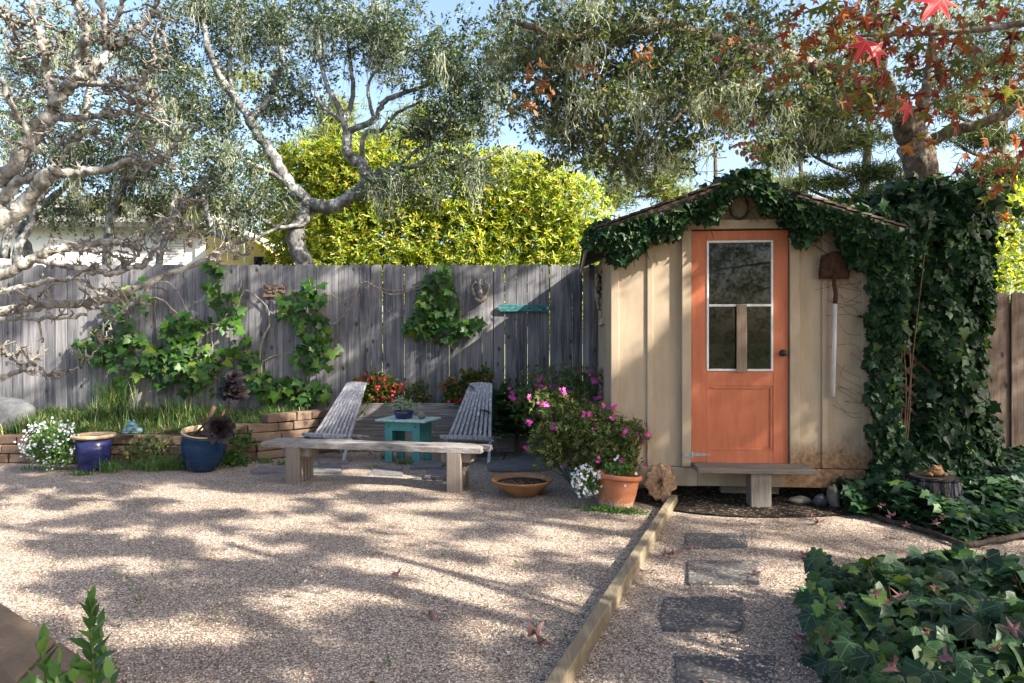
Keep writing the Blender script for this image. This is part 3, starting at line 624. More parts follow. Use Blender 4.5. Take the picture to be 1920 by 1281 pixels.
# ------------------------------------------------------------------ bench
def zrot(o, a): o.rotation_euler[2] = a
L0, L1 = np.array((-2.425, 6.59)), np.array((-.236, 6.16)); d = L1-L0; BL = np.linalg.norm(d); ba = math.atan2(d[1], d[0])
bn = empty('garden_bench', (L0[0], L0[1], 0), 'long low weathered plank bench in front of the stick chairs', 'bench', rz=ba)
for k, (a, b, e0, e1) in enumerate(((0, .135, 0, -.05), (.145, .30, .02, .0))):
    m = MB(); n = 14; V = []
    for i in range(n+1):
        x = e0+(BL+e1-e0)*i/n; wob = .004*math.sin(i*1.7+k)
        V += [(x, a, .352), (x, b, .352), (x, b, .402+wob), (x, a, .402+wob*.5)]
    q = [(4*i+j, 4*i+(j+1) % 4, 4*i+4+(j+1) % 4, 4*i+4+j) for i in range(n) for j in range(4)]
    m.add(V, q+[(3, 2, 1, 0), (4*n, 4*n+1, 4*n+2, 4*n+3)]); m.build('seat_plank', M_bench, bn, bev=.004)
for x in (.26, 1.86):
    lg = MB(); lg.box((x, .0, -.01), (x+.135, .045, .351)); lg_o = lg.build('leg', M_leg, bn, bev=.006)
    m = MB(); m.box((x+.0, .255, -.01), (x+.135, .30, .351)); m.build('leg', M_leg, bn, bev=.006)
    m = MB()
    for j, (z, s_) in enumerate(((.28, .03), (.17, -.02), (.06, .02))): m.box((x+.03, .046, z), (x+.105, .254, z+.06))
    for yy_ in (.09, .15, .21): m.box((x+.015, yy_, .0), (x+.028, yy_+.03, .35)); m.box((x+.107, yy_, .0), (x+.125, yy_+.03, .35))
    m.build('leg_cleats', M_leg, bn, bev=.004)
    m = MB(); m.box((x-.07, .05, .262), (x+.22, .25, .3505)); m.build('cross_cleat', M_leg, bn, bev=.004)

# ------------------------------------------------------------------ stick chairs
def stick_chair(loc, rz, label, lean=.55):
    t = empty('stick_chair', loc, label, 'chair', 'weathered stick chairs behind the bench', rz)
    n = 9; bs = np.linspace(-.25, .25, n); ts_ = np.linspace(-.125, .125, n)
    for i in range(n):
        m = MB(); p0 = np.array((bs[i], .02, .23)); p1 = np.array((ts_[i], lean, .86+.012*math.cos(ts_[i]*12))); 
        m.beam(p0, p1, .036, .026, up=(0, -1, .6)); m.build('back_slat', M_chair, t, bev=.006)
    for i in range(n-1):
        x = (bs[i]+bs[i+1])/2; m = MB(); m.beam((x*.98, -.10, .30), (x*.9, .36, .24), .03, .026); m.build('seat_slat', M_chair, t, bev=.005)
    for s_ in (-1, 1):
        m = MB(); m.beam((s_*.255, .04, .27), (s_*.27, -.10, .0), .034, .03); m.build('leg', M_chair, t, bev=.005)
        m = MB(); m.beam((s_*.235, .2, .26), (s_*.235, .52, .0), .034, .03); m.build('leg', M_chair, t, bev=.005)
    for y, z in ((-.105, .298), (.02, .245), (.34, .24)):
        m = MB(); m.tube([(-.30, y, z), (.30, y, z)], .013, 8); m.build('rod', M_chair, t)
    m = MB(); m.box((-.29, -.145, .272), (.29, -.115, .315)); m.build('front_rail', M_chair, t, bev=.006)
    return t
stick_chair((-2.12, 7.93, 0), R(-24), 'grey stick chair left of the teal table', .52)
stick_chair((-.50, 7.78, 0), R(-14), 'grey stick chair right of the teal table', .52)

# ------------------------------------------------------------------ teal table
tb = empty('side_table', (-1.19, 7.86, 0), 'teal painted small table between the two stick chairs', 'table', rz=R(-17))
for yy_ in (-.17, .13):
    m = MB(); m.prism([(-.215, 0), (-.125, 0), (-.125, .36), (.125, .36), (.125, 0), (.215, 0), (.215, .465), (-.215, .465)], yy_, yy_+.035); m.build('leg_frame', M_teal, tb, bev=.003)
for s_ in (-1, 1):
    m = MB(); m.box((s_*.205-.008, -.134, .2), (s_*.205+.008, .129, .464)); m.build('side_board', M_teal, tb)
    m = MB(); m.tube([(s_*.165, -.173, .41), (s_*.165, -.168, .41)], .009, 10); m.build('bolt', M_iron, tb)
for k in range(8):
    m = MB(); x = -.31+k*.078; m.box((x, -.23, .466), (x+.071, .22, .487)); m.build('top_slat', M_tealtop, tb, bev=.003)

# ------------------------------------------------------------------ pots
def pot(loc, prof, mat, n=40, tilt=(0, 0), rim=None, soil=None, name='flower_pot', label='', cat='pot', parentless=True):
    t = empty(name, loc, label, cat); M = Mt((0, 0, 0), rx=tilt[0], ry=tilt[1])
    m = MB(); m.lathe(prof, n, M); m.build('pot_body', mat, t, smooth=True)
    if rim: m = MB(); m.lathe(rim[0], n, M); m.build('pot_rim', rim[1], t, smooth=True)
    if soil: 
        m = MB(); m.lathe([(soil[0], soil[1]-.01), (soil[0]*.6, soil[1]+.008), (0.001, soil[1]+.012)], 24, M); m.build('soil', M_soil, t, smooth=True)
    return t
tp = pot((.862, 5.69, -.005), [(.0, 0), (.135, 0), (.14, .01), (.163, .12), (.178, .225), (.182, .235), (.196, .237), (.203, .25), (.20, .272), (.19, .278), (.178, .27), (.17, .2), (.15, .12)], M_terra, 48, (R(-3), R(5)), soil=(.176, .235), name='terracotta_pot', label='terracotta pot of white trailing flowers by the shed corner', cat='pot')
bw = pot((.09, 6.13, .0), [(.0, 0), (.125, 0), (.14, .01), (.21, .065), (.27, .12), (.281, .135), (.275, .143), (.262, .136), (.2, .08), (.1, .05)], M_bowl, 56, soil=(.25, .112), name='shallow_bowl', label='wide shallow terracotta bowl of bare soil right of the bench', cat='bowl')
bp = pot((-4.49, 7.33, 0), [(.0, 0), (.14, 0), (.15, .02), (.168, .2), (.182, .34), (.165, .34), (.14, .1)], M_blue, 48, rim=([(.183, .335), (.203, .34), (.212, .355), (.21, .375), (.19, .378), (.175, .36), (.17, .3)], M_rim), soil=(.175, .33), name='blue_pot', label='dark cobalt pot with pale clay rim beside the white flowering plant', cat='pot')
bq = pot((-3.32, 7.33, .02), [(.0, 0), (.15, 0), (.17, .02), (.215, .16), (.232, .28), (.225, .36), (.243, .375), (.225, .385), (.21, .375), (.2, .25)], M_tealglaze, 52, (R(8), R(7)), rim=([(.222, .386), (.238, .392), (.232, .402), (.21, .398), (.2, .34)], M_rim), soil=(.208, .36), name='glazed_pot', label='tilted glossy teal and blue banded pot with the dark rosette succulent', cat='pot')
lp = pot((-1.24, 7.83, .4875), [(.0, 0), (.075, 0), (.098, .012), (.113, .085), (.108, .09), (.095, .06)], M_blue, 32, soil=(.1, .07), name='low_blue_pot', label='small blue bowl planter on the teal table', cat='pot')
hb = pot((.62, 6.86, 0), [(.0, 0), (.10, 0), (.13, .1), (.13, .14), (.12, .14), (.1, .05)], M_frog, 28, soil=(.11, .12), name='small_teal_pot', label='small teal pot half hidden under the azalea', cat='pot')

# helper: leaf masses ---------------------------------------------------------
def mass(m, pts, spread, k, size, tpl, up=.3, out=None, sj=.3, flat=0.0):
    pts = np.asarray(pts); n = len(pts)*k; Q = np.repeat(pts, k, 0)+rng.normal(0, 1, (n, 3))*np.array(spread)
    A = rdir(n, 0)
    if out is not None: A = A*.8+(Q-np.array(out))/(np.linalg.norm(Q-np.array(out), axis=1)[:, None]+1e-6)
    Nn = rdir(n, up+flat); sz = size*rng.uniform(1-sj, 1+sj, n); m.leaves(Q, A, Nn, sz, tpl)
def ellipsoid(c, r, n, shell=.5):
    d_ = rdir(n); q = (shell+(1-shell)*rng.random(n))[:, None]; return np.array(c)+d_*np.array(r)*q
def whorls(m, pts, dirs, k, size, tpl, tilt=.6):
    n = len(pts); dirs = dirs/np.linalg.norm(dirs, axis=1)[:, None]; x = np.cross(dirs, rdir(n)); x /= np.linalg.norm(x, axis=1)[:, None]; y = np.cross(dirs, x)
    for i in range(k):
        a = 2*math.pi*(i+.3*rng.random(n))/k; rad = np.cos(a)[:, None]*x+np.sin(a)[:, None]*y
        A = rad+dirs*tilt*rng.uniform(.5, 1.5, n)[:, None]; m.leaves(pts+dirs*rng.uniform(-.3, .3, n)[:, None]*size, A, dirs+.3*rdir(n), size*rng.uniform(.7, 1.2, n), tpl)
def grass(m, bases, h, wd, lean=.5, k=4):
    n = len(bases); a = rng.random(n)*2*math.pi; D_ = np.stack([np.cos(a), np.sin(a), np.zeros(n)], -1); hh = h*rng.uniform(.5, 1.15, n); ln = lean*rng.uniform(.2, 1.3, n)
    t = np.linspace(0, 1, k); S = bases[:, None]+D_[:, None]*(t**2)[None, :, None]*(ln*hh)[:, None, None]; S[..., 2] += (t[None]*hh[:, None])*(1-.35*t[None]*ln[:, None])
    W = np.stack([-D_[:, 1], D_[:, 0], np.zeros(n)], -1); m.ribbons(S, W, wd*np.array([1, .95, .7, .05][:k]) if k == 4 else wd)

# terracotta pot planting
pf = MB(); 
ctr = np.array((.862, 5.69, .27)); tr_pts = ellipsoid(ctr+np.array((-.24, -.06, -.05)), (.13, .11, .13), 110, .3)
mass(pf, tr_pts, (.015,)*3, 6, .024, OVAL); mass(pf, ellipsoid(ctr+np.array((.03, 0, .03)), (.15, .12, .05), 110, .2), (.012,)*3, 6, .026, OVAL, .6)
pl = empty('flowering_plant', tuple(ctr), 'white flowering trailing plant spilling over the terracotta pot', 'plant')
pf.build('foliage', M_sprout, pl).location = tuple(-ctr)
ff = MB(); q = ellipsoid(ctr+np.array((-.25, -.08, -.05)), (.14, .12, .14), 130, .75); ff.leaves(q, rdir(130), rdir(130)+np.array((-.3, -1., .3)), .036, FLOWER)
q = ctr+np.array([(.15, -.12, .02), (-.05, -.16, .01), (.02, .05, .12), (.0, .03, .11), (.03, .04, .14), (.05, -.2, -.06)]); ff.leaves(q, rdir(6), np.tile((0, -1, .4), (6, 1)), .034, FLOWER)
ff.build('blossoms', M_whitefl, pl).location = tuple(-ctr)
# moss / ground cover by the pot
m = MB(); q = np.stack([.80+rng.normal(0, .12, 900), 5.50+rng.normal(0, .05, 900), rng.uniform(0, .025, 900)], -1); q[:, 1] += (q[:, 0]-.8)*-.35
mass(m, q, (.008,)*3, 3, .016, OVAL, .8); tag(m.build('ground_cover', M_vineleaf), 'bright green creeping groundcover at the terracotta pot foot', 'groundcover', kind='stuff')
# table plant
c0 = np.array((-1.24, 7.83, .59)); sp = empty('potted_spider_plant', tuple(c0), 'pale variegated grassy plant in the blue bowl on the table', 'plant')
m = MB(); 
for cc in [(-.1, 0, .04), (-.02, -.03, .05), (.08, 0, .04), (.15, .02, .02), (-.05, .05, .1), (.05, .05, .07)]:
    n = 38; b_ = np.tile(np.array(cc), (n, 1)); a = rng.random(n)*2*math.pi; e = rng.uniform(-.2, 1.3, n); D_ = np.stack([np.cos(a)*np.cos(e), np.sin(a)*np.cos(e), np.sin(e)], -1)
    t = np.linspace(0, 1, 4); L_ = rng.uniform(.07, .12, n); S = b_[:, None]+D_[:, None]*t[None, :, None]*L_[:, None, None]; S[..., 2] -= .03*t[None]**2
    W = np.cross(D_, rdir(n)); W /= np.linalg.norm(W, axis=1)[:, None]; m.ribbons(S, W, np.array([.009, .010, .007, .001]))
m.build('foliage', M_spider, sp)
m = MB(); m.tube([(0, 0, -.04), (.02, 0, .05)], .01, 6); m.tube([(0, 0, -.04), (-.06, 0, .04)], .008, 6); m.build('stem', M_stem, sp)
rock('shell_rock', (-1.03, 7.76, .525), (.05, .04, .042), M_rock2, 'knobbly shell like rock beside the blue bowl on the table', 11, .3)

# white flowering plant at left
c0 = np.array((-4.87, 7.25, .0)); wpnt = empty('white_flower_bush', tuple(c0), 'bushy plant full of small white flowers left of the cobalt pot', 'plant')
m = MB(); q = ellipsoid((0.0, 0, .25), (.27, .2, .24), 480, .3); q[:, 2] = np.abs(q[:, 2]); mass(m, q, (.02,)*3, 8, .03, OVAL, .3); m.build('foliage', M_sprout, wpnt)
m = MB(); q = ellipsoid((-.02, -.02, .27), (.29, .21, .25), 190, .88); q[:, 2] = np.abs(q[:, 2])+.02; q = q[q[:, 1] < .08]
for i in range(2): m.leaves(q+rng.normal(0, .018, q.shape), rdir(len(q)), rdir(len(q))*.4+np.array((0, -1, .3)), .030, FLOWER)
m.build('blossoms', M_whitefl, wpnt)
# black rosettes
def rosette(t, c, nrm, r, k=5, name='rosette'):
    m = MB(); nrm = np.array(nrm, float); nrm /= np.linalg.norm(nrm); x = np.cross(nrm, (.2, .1, 1)); x /= np.linalg.norm(x); y = np.cross(nrm, x)
    for ring in range(k):
        n = 12+2*ring; a = np.arange(n)/n*2*math.pi+ring*.6+rng.normal(0, .08, n); rad = np.cos(a)[:, None]*x+np.sin(a)[:, None]*y; f = ring/(k-1)
        A = rad*(.35+.9*f)+nrm*(1.2-1.15*f); sz = r*(.45+.6*f)*rng.uniform(.85, 1.1, n); m.leaves(np.tile(c, (n, 1))+nrm*(.02*(1-f)), A, nrm-rad*.6, sz, SPOON)
    m.build(name, M_succ, t)
SPOON = (np.array([(0,0,0),(.09,.3,.02),(.2,.75,.05),(.13,.95,.03),(0,1.05,0),(-.13,.95,.03),(-.2,.75,.05),(-.09,.3,.02)], float), np.array([(0,1,2,3),(0,3,4,5),(0,5,6,7)]))
c0 = np.array((-3.25, 7.25, .40)); ae = empty('dark_succulent', tuple(c0), 'dark purple black rosette succulent leaning from the banded pot', 'plant')
rosette(ae, P(412, 804, 7.12)-c0, (.25, -1, .15), .15)
for dx, dy, dz in ((0, 0, 0), (-.07, .03, -.06), (.06, -.02, -.08), (.02, .0, .08)): rosette(ae, P(436, 725, 7.4)-c0+np.array((dx, dy, dz)), (dx*4, -.6, .6), .12, 4)
m = MB(); m.tube(spline([np.array((-.02, 0, -.03)), P(405, 800, 7.25)-c0, P(416, 780, 7.35)-c0, P(436, 745, 7.4)-c0]), .014, 7, .1); m.tube(spline([np.array((-.02, 0, -.03)), P(398, 800, 7.2)-c0, P(412, 806, 7.15)-c0]), .016, 7, .1)
m.tube([(-.05, .03, -.03), P(402, 762, 7.3)-c0], .02, 7, .2); m.tube([(-.15, .03, -.03), P(380, 800, 7.2)-c0, P(381, 785, 7.2)-c0], .014, 7, .2); m.build('stem', M_twig, ae)
# frog statue
fg = empty('frog_statue', tuple(P(249, 812, 7.66)), 'small verdigris frog statue sitting on the block wall', 'statue')
fr0 = MB()
def blob(m, c, r, n=14):
    th_ = np.linspace(0, math.pi, 9); prof = [(max(math.sin(t), 1e-3), -math.cos(t)) for t in th_]; k0 = m.n; m.lathe(prof, n, Mt(c)@np.diag([*r, 1.]))
for c, r in (((0, 0, .055), (.06, .055, .06)), ((0, -.02, .10), (.05, .045, .035)), ((-.028, -.03, .135), (.016, .016, .018)), ((.028, -.03, .135), (.016, .016, .018)), ((-.07, .0, .03), (.035, .05, .032)), ((.07, .0, .03), (.035, .05, .032)), ((-.05, -.06, .012), (.04, .03, .012)), ((.05, -.06, .012), (.04, .03, .012)), ((0, -.05, .04), (.045, .02, .04))): blob(fr0, c, r)
fr0.tube([(-.09, -.01, .05), (-.05, -.05, .02)], .012, 8); fr0.build('frog_body', M_frog, fg, smooth=True)

# ------------------------------------------------------------------ azaleas, fern, begonias
def shrub(name, c, lobes, k, size, tpl, mat, label, cat='shrub', fl=None, stems=6, spread=.03, group=None, shell=.35, wh=False):
    c = np.array(c, float); t = empty(name, tuple(c), label, cat, group); m = MB(); st_ = MB(); allq = []
    for lc, lr, n in lobes:
        q = ellipsoid(lc, lr, n, shell); q[:, 2] = np.where(q[:, 2] < .03, rng.uniform(.03, .2, len(q)), q[:, 2]); allq.append(q)
        if wh: whorls(m, q, (q-np.array(lc))/np.array(lr)+rdir(len(q))*.6, k, size, tpl)
        else: mass(m, q, (spread,)*3, k, size, tpl, .3, out=lc)
    q = np.vstack(allq); m.build('foliage', mat, t)
    for i in rng.choice(len(q), min(stems*8, len(q)), replace=False):
        p = q[i]; b = np.array((p[0]*.1, p[1]*.1, 0)); st_.tube(spline([b, p*np.array((.45, .45, .5))+rng.normal(0, .03, 3), p], 3), [.008, .007, .006, .005, .004, .003, .002], 5)
    st_.build('stems', M_twig, t)
    if fl:
        mt, n, fs = fl; fm = MB(); q2 = []
        for lc, lr, nn_ in lobes:
            e = ellipsoid(lc, np.array(lr)*1.04, max(3, n*nn_//sum(l[2] for l in lobes))*3, .92); q2.append(e[(e[:, 1]-lc[1] < .1*lr[1]) & (e[:, 2] > .08)])
        q2 = np.vstack(q2); q2 = q2[rng.permutation(len(q2))[:n]]
        for r_ in range(3): fm.leaves(q2+rng.normal(0, fs*.25, q2.shape), rdir(len(q2)), rdir(len(q2))*.5+np.array((0, -1, .4)), fs*rng.uniform(.7, 1.1, len(q2)), FLOWER)
        fm.build('blossoms', mt, t)
    return t
shrub('azalea_bush', (.66, 6.08, 0), [((-.12, .02, .62), (.36, .28, .27), 330), ((.10, -.12, .50), (.36, .26, .30), 380), ((-.30, 0, .42), (.24, .2, .24), 200), ((-.22, .15, .80), (.3, .2, .16), 150), ((.14, -.08, .28), (.34, .2, .2), 240), ((.33, -.22, .58), (.20, .10, .14), 110), ((.32, -.20, .42), (.18, .1, .16), 110), ((.45, -.22, .56), (.08, .06, .08), 20), ((0, -.12, .66), (.3, .2, .2), 200)], 7, .042, LANCE, M_azalea, 'large azalea bush with scattered pink flowers at the shed corner', fl=(M_pink, 34, .055), wh=True)
shrub('azalea_bush', (.50, 7.45, 0), [((0, 0, .85), (.52, .35, .30), 420), ((-.25, 0, .66), (.30, .3, .24), 180), ((.3, 0, .9), (.28, .25, .25), 150)], 7, .042, LANCE, M_azalea, 'taller azalea bush with pink flowers behind, against the fence', fl=(M_pink, 34, .06), wh=True)
shrub('begonia_plant', P(705, 800, 8.66), [((0, 0, .48), (.30, .12, .20), 150), ((.18, 0, .35), (.2, .1, .3), 80), ((-.18, 0, .3), (.16, .1, .24), 60)], 5, .06, OVAL, M_begonia, 'red flowering leafy plant behind the left stick chair', 'plant', fl=(M_redfl, 52, .05))
shrub('begonia_plant', P(870, 800, 8.66), [((0, 0, .5), (.28, .12, .18), 110), ((-.15, 0, .3), (.16, .1, .24), 60), ((.2, 0, .62), (.14, .1, .12), 50)], 5, .06, OVAL, M_begonia, 'red flowering plant between the chairs and the fence boards', 'plant', fl=(M_redfl, 26, .05))
shrub('leafy_plant', P(775, 790, 8.66), [((0, 0, .3), (.22, .1, .25), 90)], 5, .05, OVAL, M_begonia, 'low green plant against the fence above the table', 'plant')
# fern / dark conifer shrub right of the right chair
def frond(m, p0, d, L, n=26, sz=.09):
    d = np.array(d, float); d /= np.linalg.norm(d); t = np.linspace(0, 1, n); S = p0+d*(t*L)[:, None]; S[:, 2] -= .35*L*t**2.2
    side = np.cross(d, (0, 0, 1)); side /= np.linalg.norm(side)
    for s_ in (-1, 1): m.leaves(S, s_*side+d*.5+np.array((0, 0, -.15)), np.tile((0, 0, 1.), (n, 1))+rng.normal(0, .2, (n, 3)), sz*np.sin(np.pi*np.clip(t*.85+.12, 0, 1)), LANCE)
fn = empty('fern', tuple(P(968, 830, 8.3)), 'dark green fern between the right stick chair and azaleas', 'fern'); m = MB()
for i in range(150):
    a = rng.random()*2*math.pi; e = rng.uniform(.2, 1.3); frond(m, np.array((rng.normal(0, .2), rng.normal(-.05, .08), .05+.5*rng.random())), (math.cos(a)*math.cos(e), math.sin(a)*math.cos(e)*.7, math.sin(e)), rng.uniform(.3, .5))
m.build('fronds', M_fern, fn)
m = MB(); m.tube([(0, 0, -.1), (0, 0, .3)], .03, 7, .2); m.build('crown_base', M_twig, fn)

# ------------------------------------------------------------------ ornaments on the fence
def onf(px, py): return P(px, py, 8.80)
sb = empty('painted_board', tuple(onf(982, 578)), 'turquoise flaking board with rounded ends hung on the grey fence', 'ornament')
m = MB(); m.prism([(-.33, -.03), (-.30, -.045), (.30, -.045), (.33, -.03), (.345, 0), (.33, .03), (.30, .045), (-.30, .045), (-.33, .03), (-.345, 0)], -.035, -.012)
s = N('flaking_turquoise', .6, .3); nn1 = s.noise(s.coord((2, 2, 6)), 9, 6, .75); s.col(s.ramp(nn1, [(.35, (.02, .03, .07)), (.47, (.02, .11, .12)), (.58, (.05, .20, .19)), (.68, (.17, .19, .18))])); s.bump(nn1, .4, .004)
m.build('board', s.m, sb, bev=.004)
for x in (-.31, .31): m = MB(); m.tube([(x, -.04, 0), (x, -.034, 0)], .012, 10); m.build('bolt', M_zinc, sb)
kn = empty('driftwood_knot', tuple(onf(901, 545)), 'carved driftwood figure in a looped root hung on the fence', 'ornament')
m = MB(); a = np.linspace(R(120), R(420), 22); m.tube(np.array([(.10*math.cos(t)*(1+.15*math.sin(3*t)), -.03, .0+.13*math.sin(t)-.0) for t in a]), .016+.006*np.sin(a*4), 7, .15)
m.tube(spline([(-.06, -.03, -.10), (0, -.05, -.14), (.07, -.03, -.08)]), .028, 7, .2); m.build('root_loop', M_vine, kn, smooth=True)
m = MB(); m.tube(spline([(0, -.04, -.09), (.0, -.05, 0), (-.01, -.05, .07), (.0, -.04, .14)]), [.03, .034, .036, .036, .034, .03, .025, .022, .02, .018, .016, .015, .014, .014, .013, .012, .011, .01, .01], 8, .1); m.build('figure', M_barkpale, kn, smooth=True)
M_relief = plain('brown_relief', (.21, .15, .12), .9, .15, .55, 30, .8)
rp = empty('relief_plaque', tuple(onf(515, 545)), 'small brown relief plaque on a narrow backing board on the fence', 'ornament')
m = MB(); m.box((-.14, -.03, -.07), (.14, -.012, .075)); m.box((-.145, -.045, -.085), (.145, -.012, -.07)); m.build('plaque_board', M_relief, rp, bev=.003)
m = MB()
for i in range(26): blob(m, (rng.uniform(-.12, .12), -.033, rng.uniform(-.03, .055)), (.022, .014, .016), 8)
m.build('relief', M_relief, rp, smooth=True)
m = MB(); m.box((-.12, -.013, -1.2), (.03, .002, -.086)); m.build('backing_board', M_fence, rp, bev=.003)

# ------------------------------------------------------------------ stump and figurine
s = N('black_bark_glaze', .25, .5); v_ = s.noise(s.coord((26, 26, 2)), 1.6, 4); s.col(s.ramp(v_, [(.40, (.006, .005, .008)), (.60, (.012, .010, .014)), (.65, (.07, .09, .17)), (.70, (.09, .08, .10)), (.74, (.03, .02, .02))])); s.bump(v_, .8, .02); M_stump = s.m
stc = np.array((3.28, 5.32, 0))
m = MB(); a = np.arange(48)/48*2*math.pi; V = []
for z, r0 in ((0, .22), (.1, .205), (.2, .19), (.30, .18), (.315, .186), (.32, .17)):
    for t in a: r = r0*(1+.05*math.sin(t*14)+.03*math.sin(t*5+1)); V.append((r*math.cos(t), r*math.sin(t), z))
V.append((0, 0, .318)); q = [(k*48+i, k*48+(i+1) % 48, (k+1)*48+(i+1) % 48, (k+1)*48+i) for k in range(5) for i in range(48)]
m.add(V, q, [(240+i, 240+(i+1) % 48, 288) for i in range(48)])
su = empty('tree_stump', tuple(stc), 'black stump with bluish streaks standing in the ground ivy', 'stump'); m.build('stump_body', M_stump, su)
m = MB(); m.tube([(.0, 0, .319), (.0, 0, .327)], .165, 32, .02); m.build('stump_top', M_soilbark, su)
tf = empty('toad_figurine', (3.27, 5.27, .33), 'small brown toad figurine sitting on the black stump', 'figurine'); m = MB()
for c, r in (((0, 0, .035), (.06, .05, .035)), ((-.0, -.01, .06), (.045, .035, .025)), ((-.022, -.02, .08), (.012, .012, .012)), ((.022, -.02, .08), (.012, .012, .012)), ((-.055, -.015, .018), (.022, .03, .018)), ((.055, -.015, .018), (.022, .03, .018))): blob(m, c, r)
m.build('toad_body', plain('toad_brown', (.36, .19, .09), .7, .3, .7, 60, .6), tf, smooth=True)

# ------------------------------------------------------------------ ivy
def leaf_surf(m, pts, nrm, size, tpl, down=.8, jn=.45):
    if tpl is IVY:
        r_ = rng.random(len(pts))
        for lo, hi, tp in ((0, .4, 0), (.4, .7, IVY2), (.7, 1.01, IVY3)):
            k_ = (r_ >= lo) & (r_ < hi); leaf_surf(m, pts[k_], np.asarray(nrm)[k_], size, tp or (IVY[0], IVY[1]), down, jn)
        return
    n = len(pts); dn = np.array((0, 0, -1.))*down; A = dn+rng.normal(0, .55, (n, 3)); m.leaves(pts, A, nrm+rng.normal(0, jn, (n, 3)), size*rng.uniform(.5, 1.25, n), tpl)
# ivy on the shed roof edge
iv = empty('roof_ivy', tuple(SP(SW/2, -.15, 2.5)), 'dark green ivy swag hanging over the shed gable edge', 'ivy'); o0 = np.array(SP(SW/2, -.15, 2.5)); m = MB()
pts = []
for u in np.linspace(-.22, SW+.22, 230):
    roof = 2.76-abs(u-SW/2)*.345
    # thickness of the swag below the roof line, by position
    dep = np.interp(u, [-.22, -.05, .1, .35, .6, .8, .95, 1.15, 1.35, 1.5, 1.65, 1.75, 1.85, 2.0, 2.3], [.12, .22, .26, .2, .17, .16, .13, .13, .22, .26, .26, .17, .16, .30, .7])*(1+.25*math.sin(u*17)+.15*math.sin(u*41))
    upp = np.interp(u, [-.22, .0, .4, .8, 1.0, 1.15, 1.3, 1.6, 2.3], [.0, -.05, -.09, -.09, .04, .06, -.02, -.07, -.05])
    for k in range(int(32*dep/.25)):
        z = roof+upp-rng.random()**.9*(dep+upp*.5); vout = -.19-.07*math.sin(math.pi*np.clip((roof-z)/(dep+.01), 0, 1))*rng.random()-.02*rng.random()
        if z < roof-.22: vout = -.06-.13*rng.random()
        pts.append(SP(u+rng.normal(0, .02), vout, z))
pts = np.array(pts)-o0; leaf_surf(m, pts, np.tile((0., -1., .35), (len(pts), 1)), .074, IVY)
q = np.array([SP(u, rng.uniform(-.17, .5), 2.80-abs(u-SW/2)*.345+rng.uniform(0, .04)) for u in np.concatenate([rng.normal(1.10, .13, 200), rng.uniform(-.2, .1, 30), rng.uniform(2.0, 2.3, 80)])])-o0
leaf_surf(m, q, np.tile((0., -.3, 1.), (len(q), 1)), .08, IVY, .1); m.build('foliage', M_ivy, iv)
m = MB()
for k in range(26):
    u = rng.uniform(-.15, SW+.1); zz_ = 2.74-abs(u-SW/2)*.345; L_ = rng.uniform(.15, .4); m.tube(spline([SP(u, -.18, zz_)-o0, SP(u+rng.normal(0, .1), -.19, zz_-.1)-o0, SP(u+rng.normal(0, .15), -.1, zz_-L_)-o0], 4), .004, 5)
m.tube(spline([SP(1.7, -.02, 2.2)-o0, SP(1.85, -.02, 2.1)-o0, SP(2.0, -.02, 2.12)-o0]), .004, 5); m.build('stem', M_twig, iv)
# ivy column round the trunk and the trellis
ivc = np.array((3.75, 6.35, 0)); col = empty('ivy_column', tuple(ivc), 'tall thick ivy column round the trunk right of the shed', 'ivy'); m = MB(); N_ = 12500
z = rng.uniform(0, 2.75, N_); th_ = rng.uniform(math.pi*.95, math.pi*2.1, N_)
rx_ = np.interp(z, [0, .3, 1., 2., 2.5, 2.75], [.68, .50, .43, .50, .54, .26]); ry_ = np.interp(z, [0, 1, 2.4, 2.75], [.55, .42, .42, .25])
bul = 1+.10*np.sin(z*5+th_*3)+.08*np.sin(z*11+th_*7)
q = np.stack([.05+rx_*np.cos(th_)*bul, ry_*np.sin(th_)*bul, z], -1)+rng.normal(0, .03, (N_, 3)); nr = np.stack([np.cos(th_), np.sin(th_), np.full(N_, .35)], -1); kp = ~((q[:, 0] < -.30+.05*np.sin(q[:, 2]*9)) & (q[:, 2] > .55) & (q[:, 2] < 2.0) & (rng.random(N_) < .85)); q, nr = q[kp], nr[kp]
leaf_surf(m, q, nr, .082, IVY)
q = np.stack([rng.normal(.05, .3, 900), rng.normal(-.02, .25, 900), 2.72+rng.normal(0, .09, 900)], -1); q[:, 2] -= .25*np.abs(q[:, 0]); leaf_surf(m, q, np.tile((0., -.5, 1.), (900, 1)), .1, IVY, .3)
m.build('foliage', M_ivy, col)
m = MB(); m.tube(spline([(0.0, .1, 0), (.02, .1, 1.2), (-.02, .1, 2.4)]), .3, 12, .08); 
for k in range(8): a = rng.uniform(3.3, 6.1); m.tube(spline([(.40*math.cos(a), .32*math.sin(a), 0), (.33*math.cos(a+.2), .30*math.sin(a+.2), 1.2), (.36*math.cos(a), .32*math.sin(a), 2.4)]), .009, 6)
m.build('stem', M_barkdark, col)
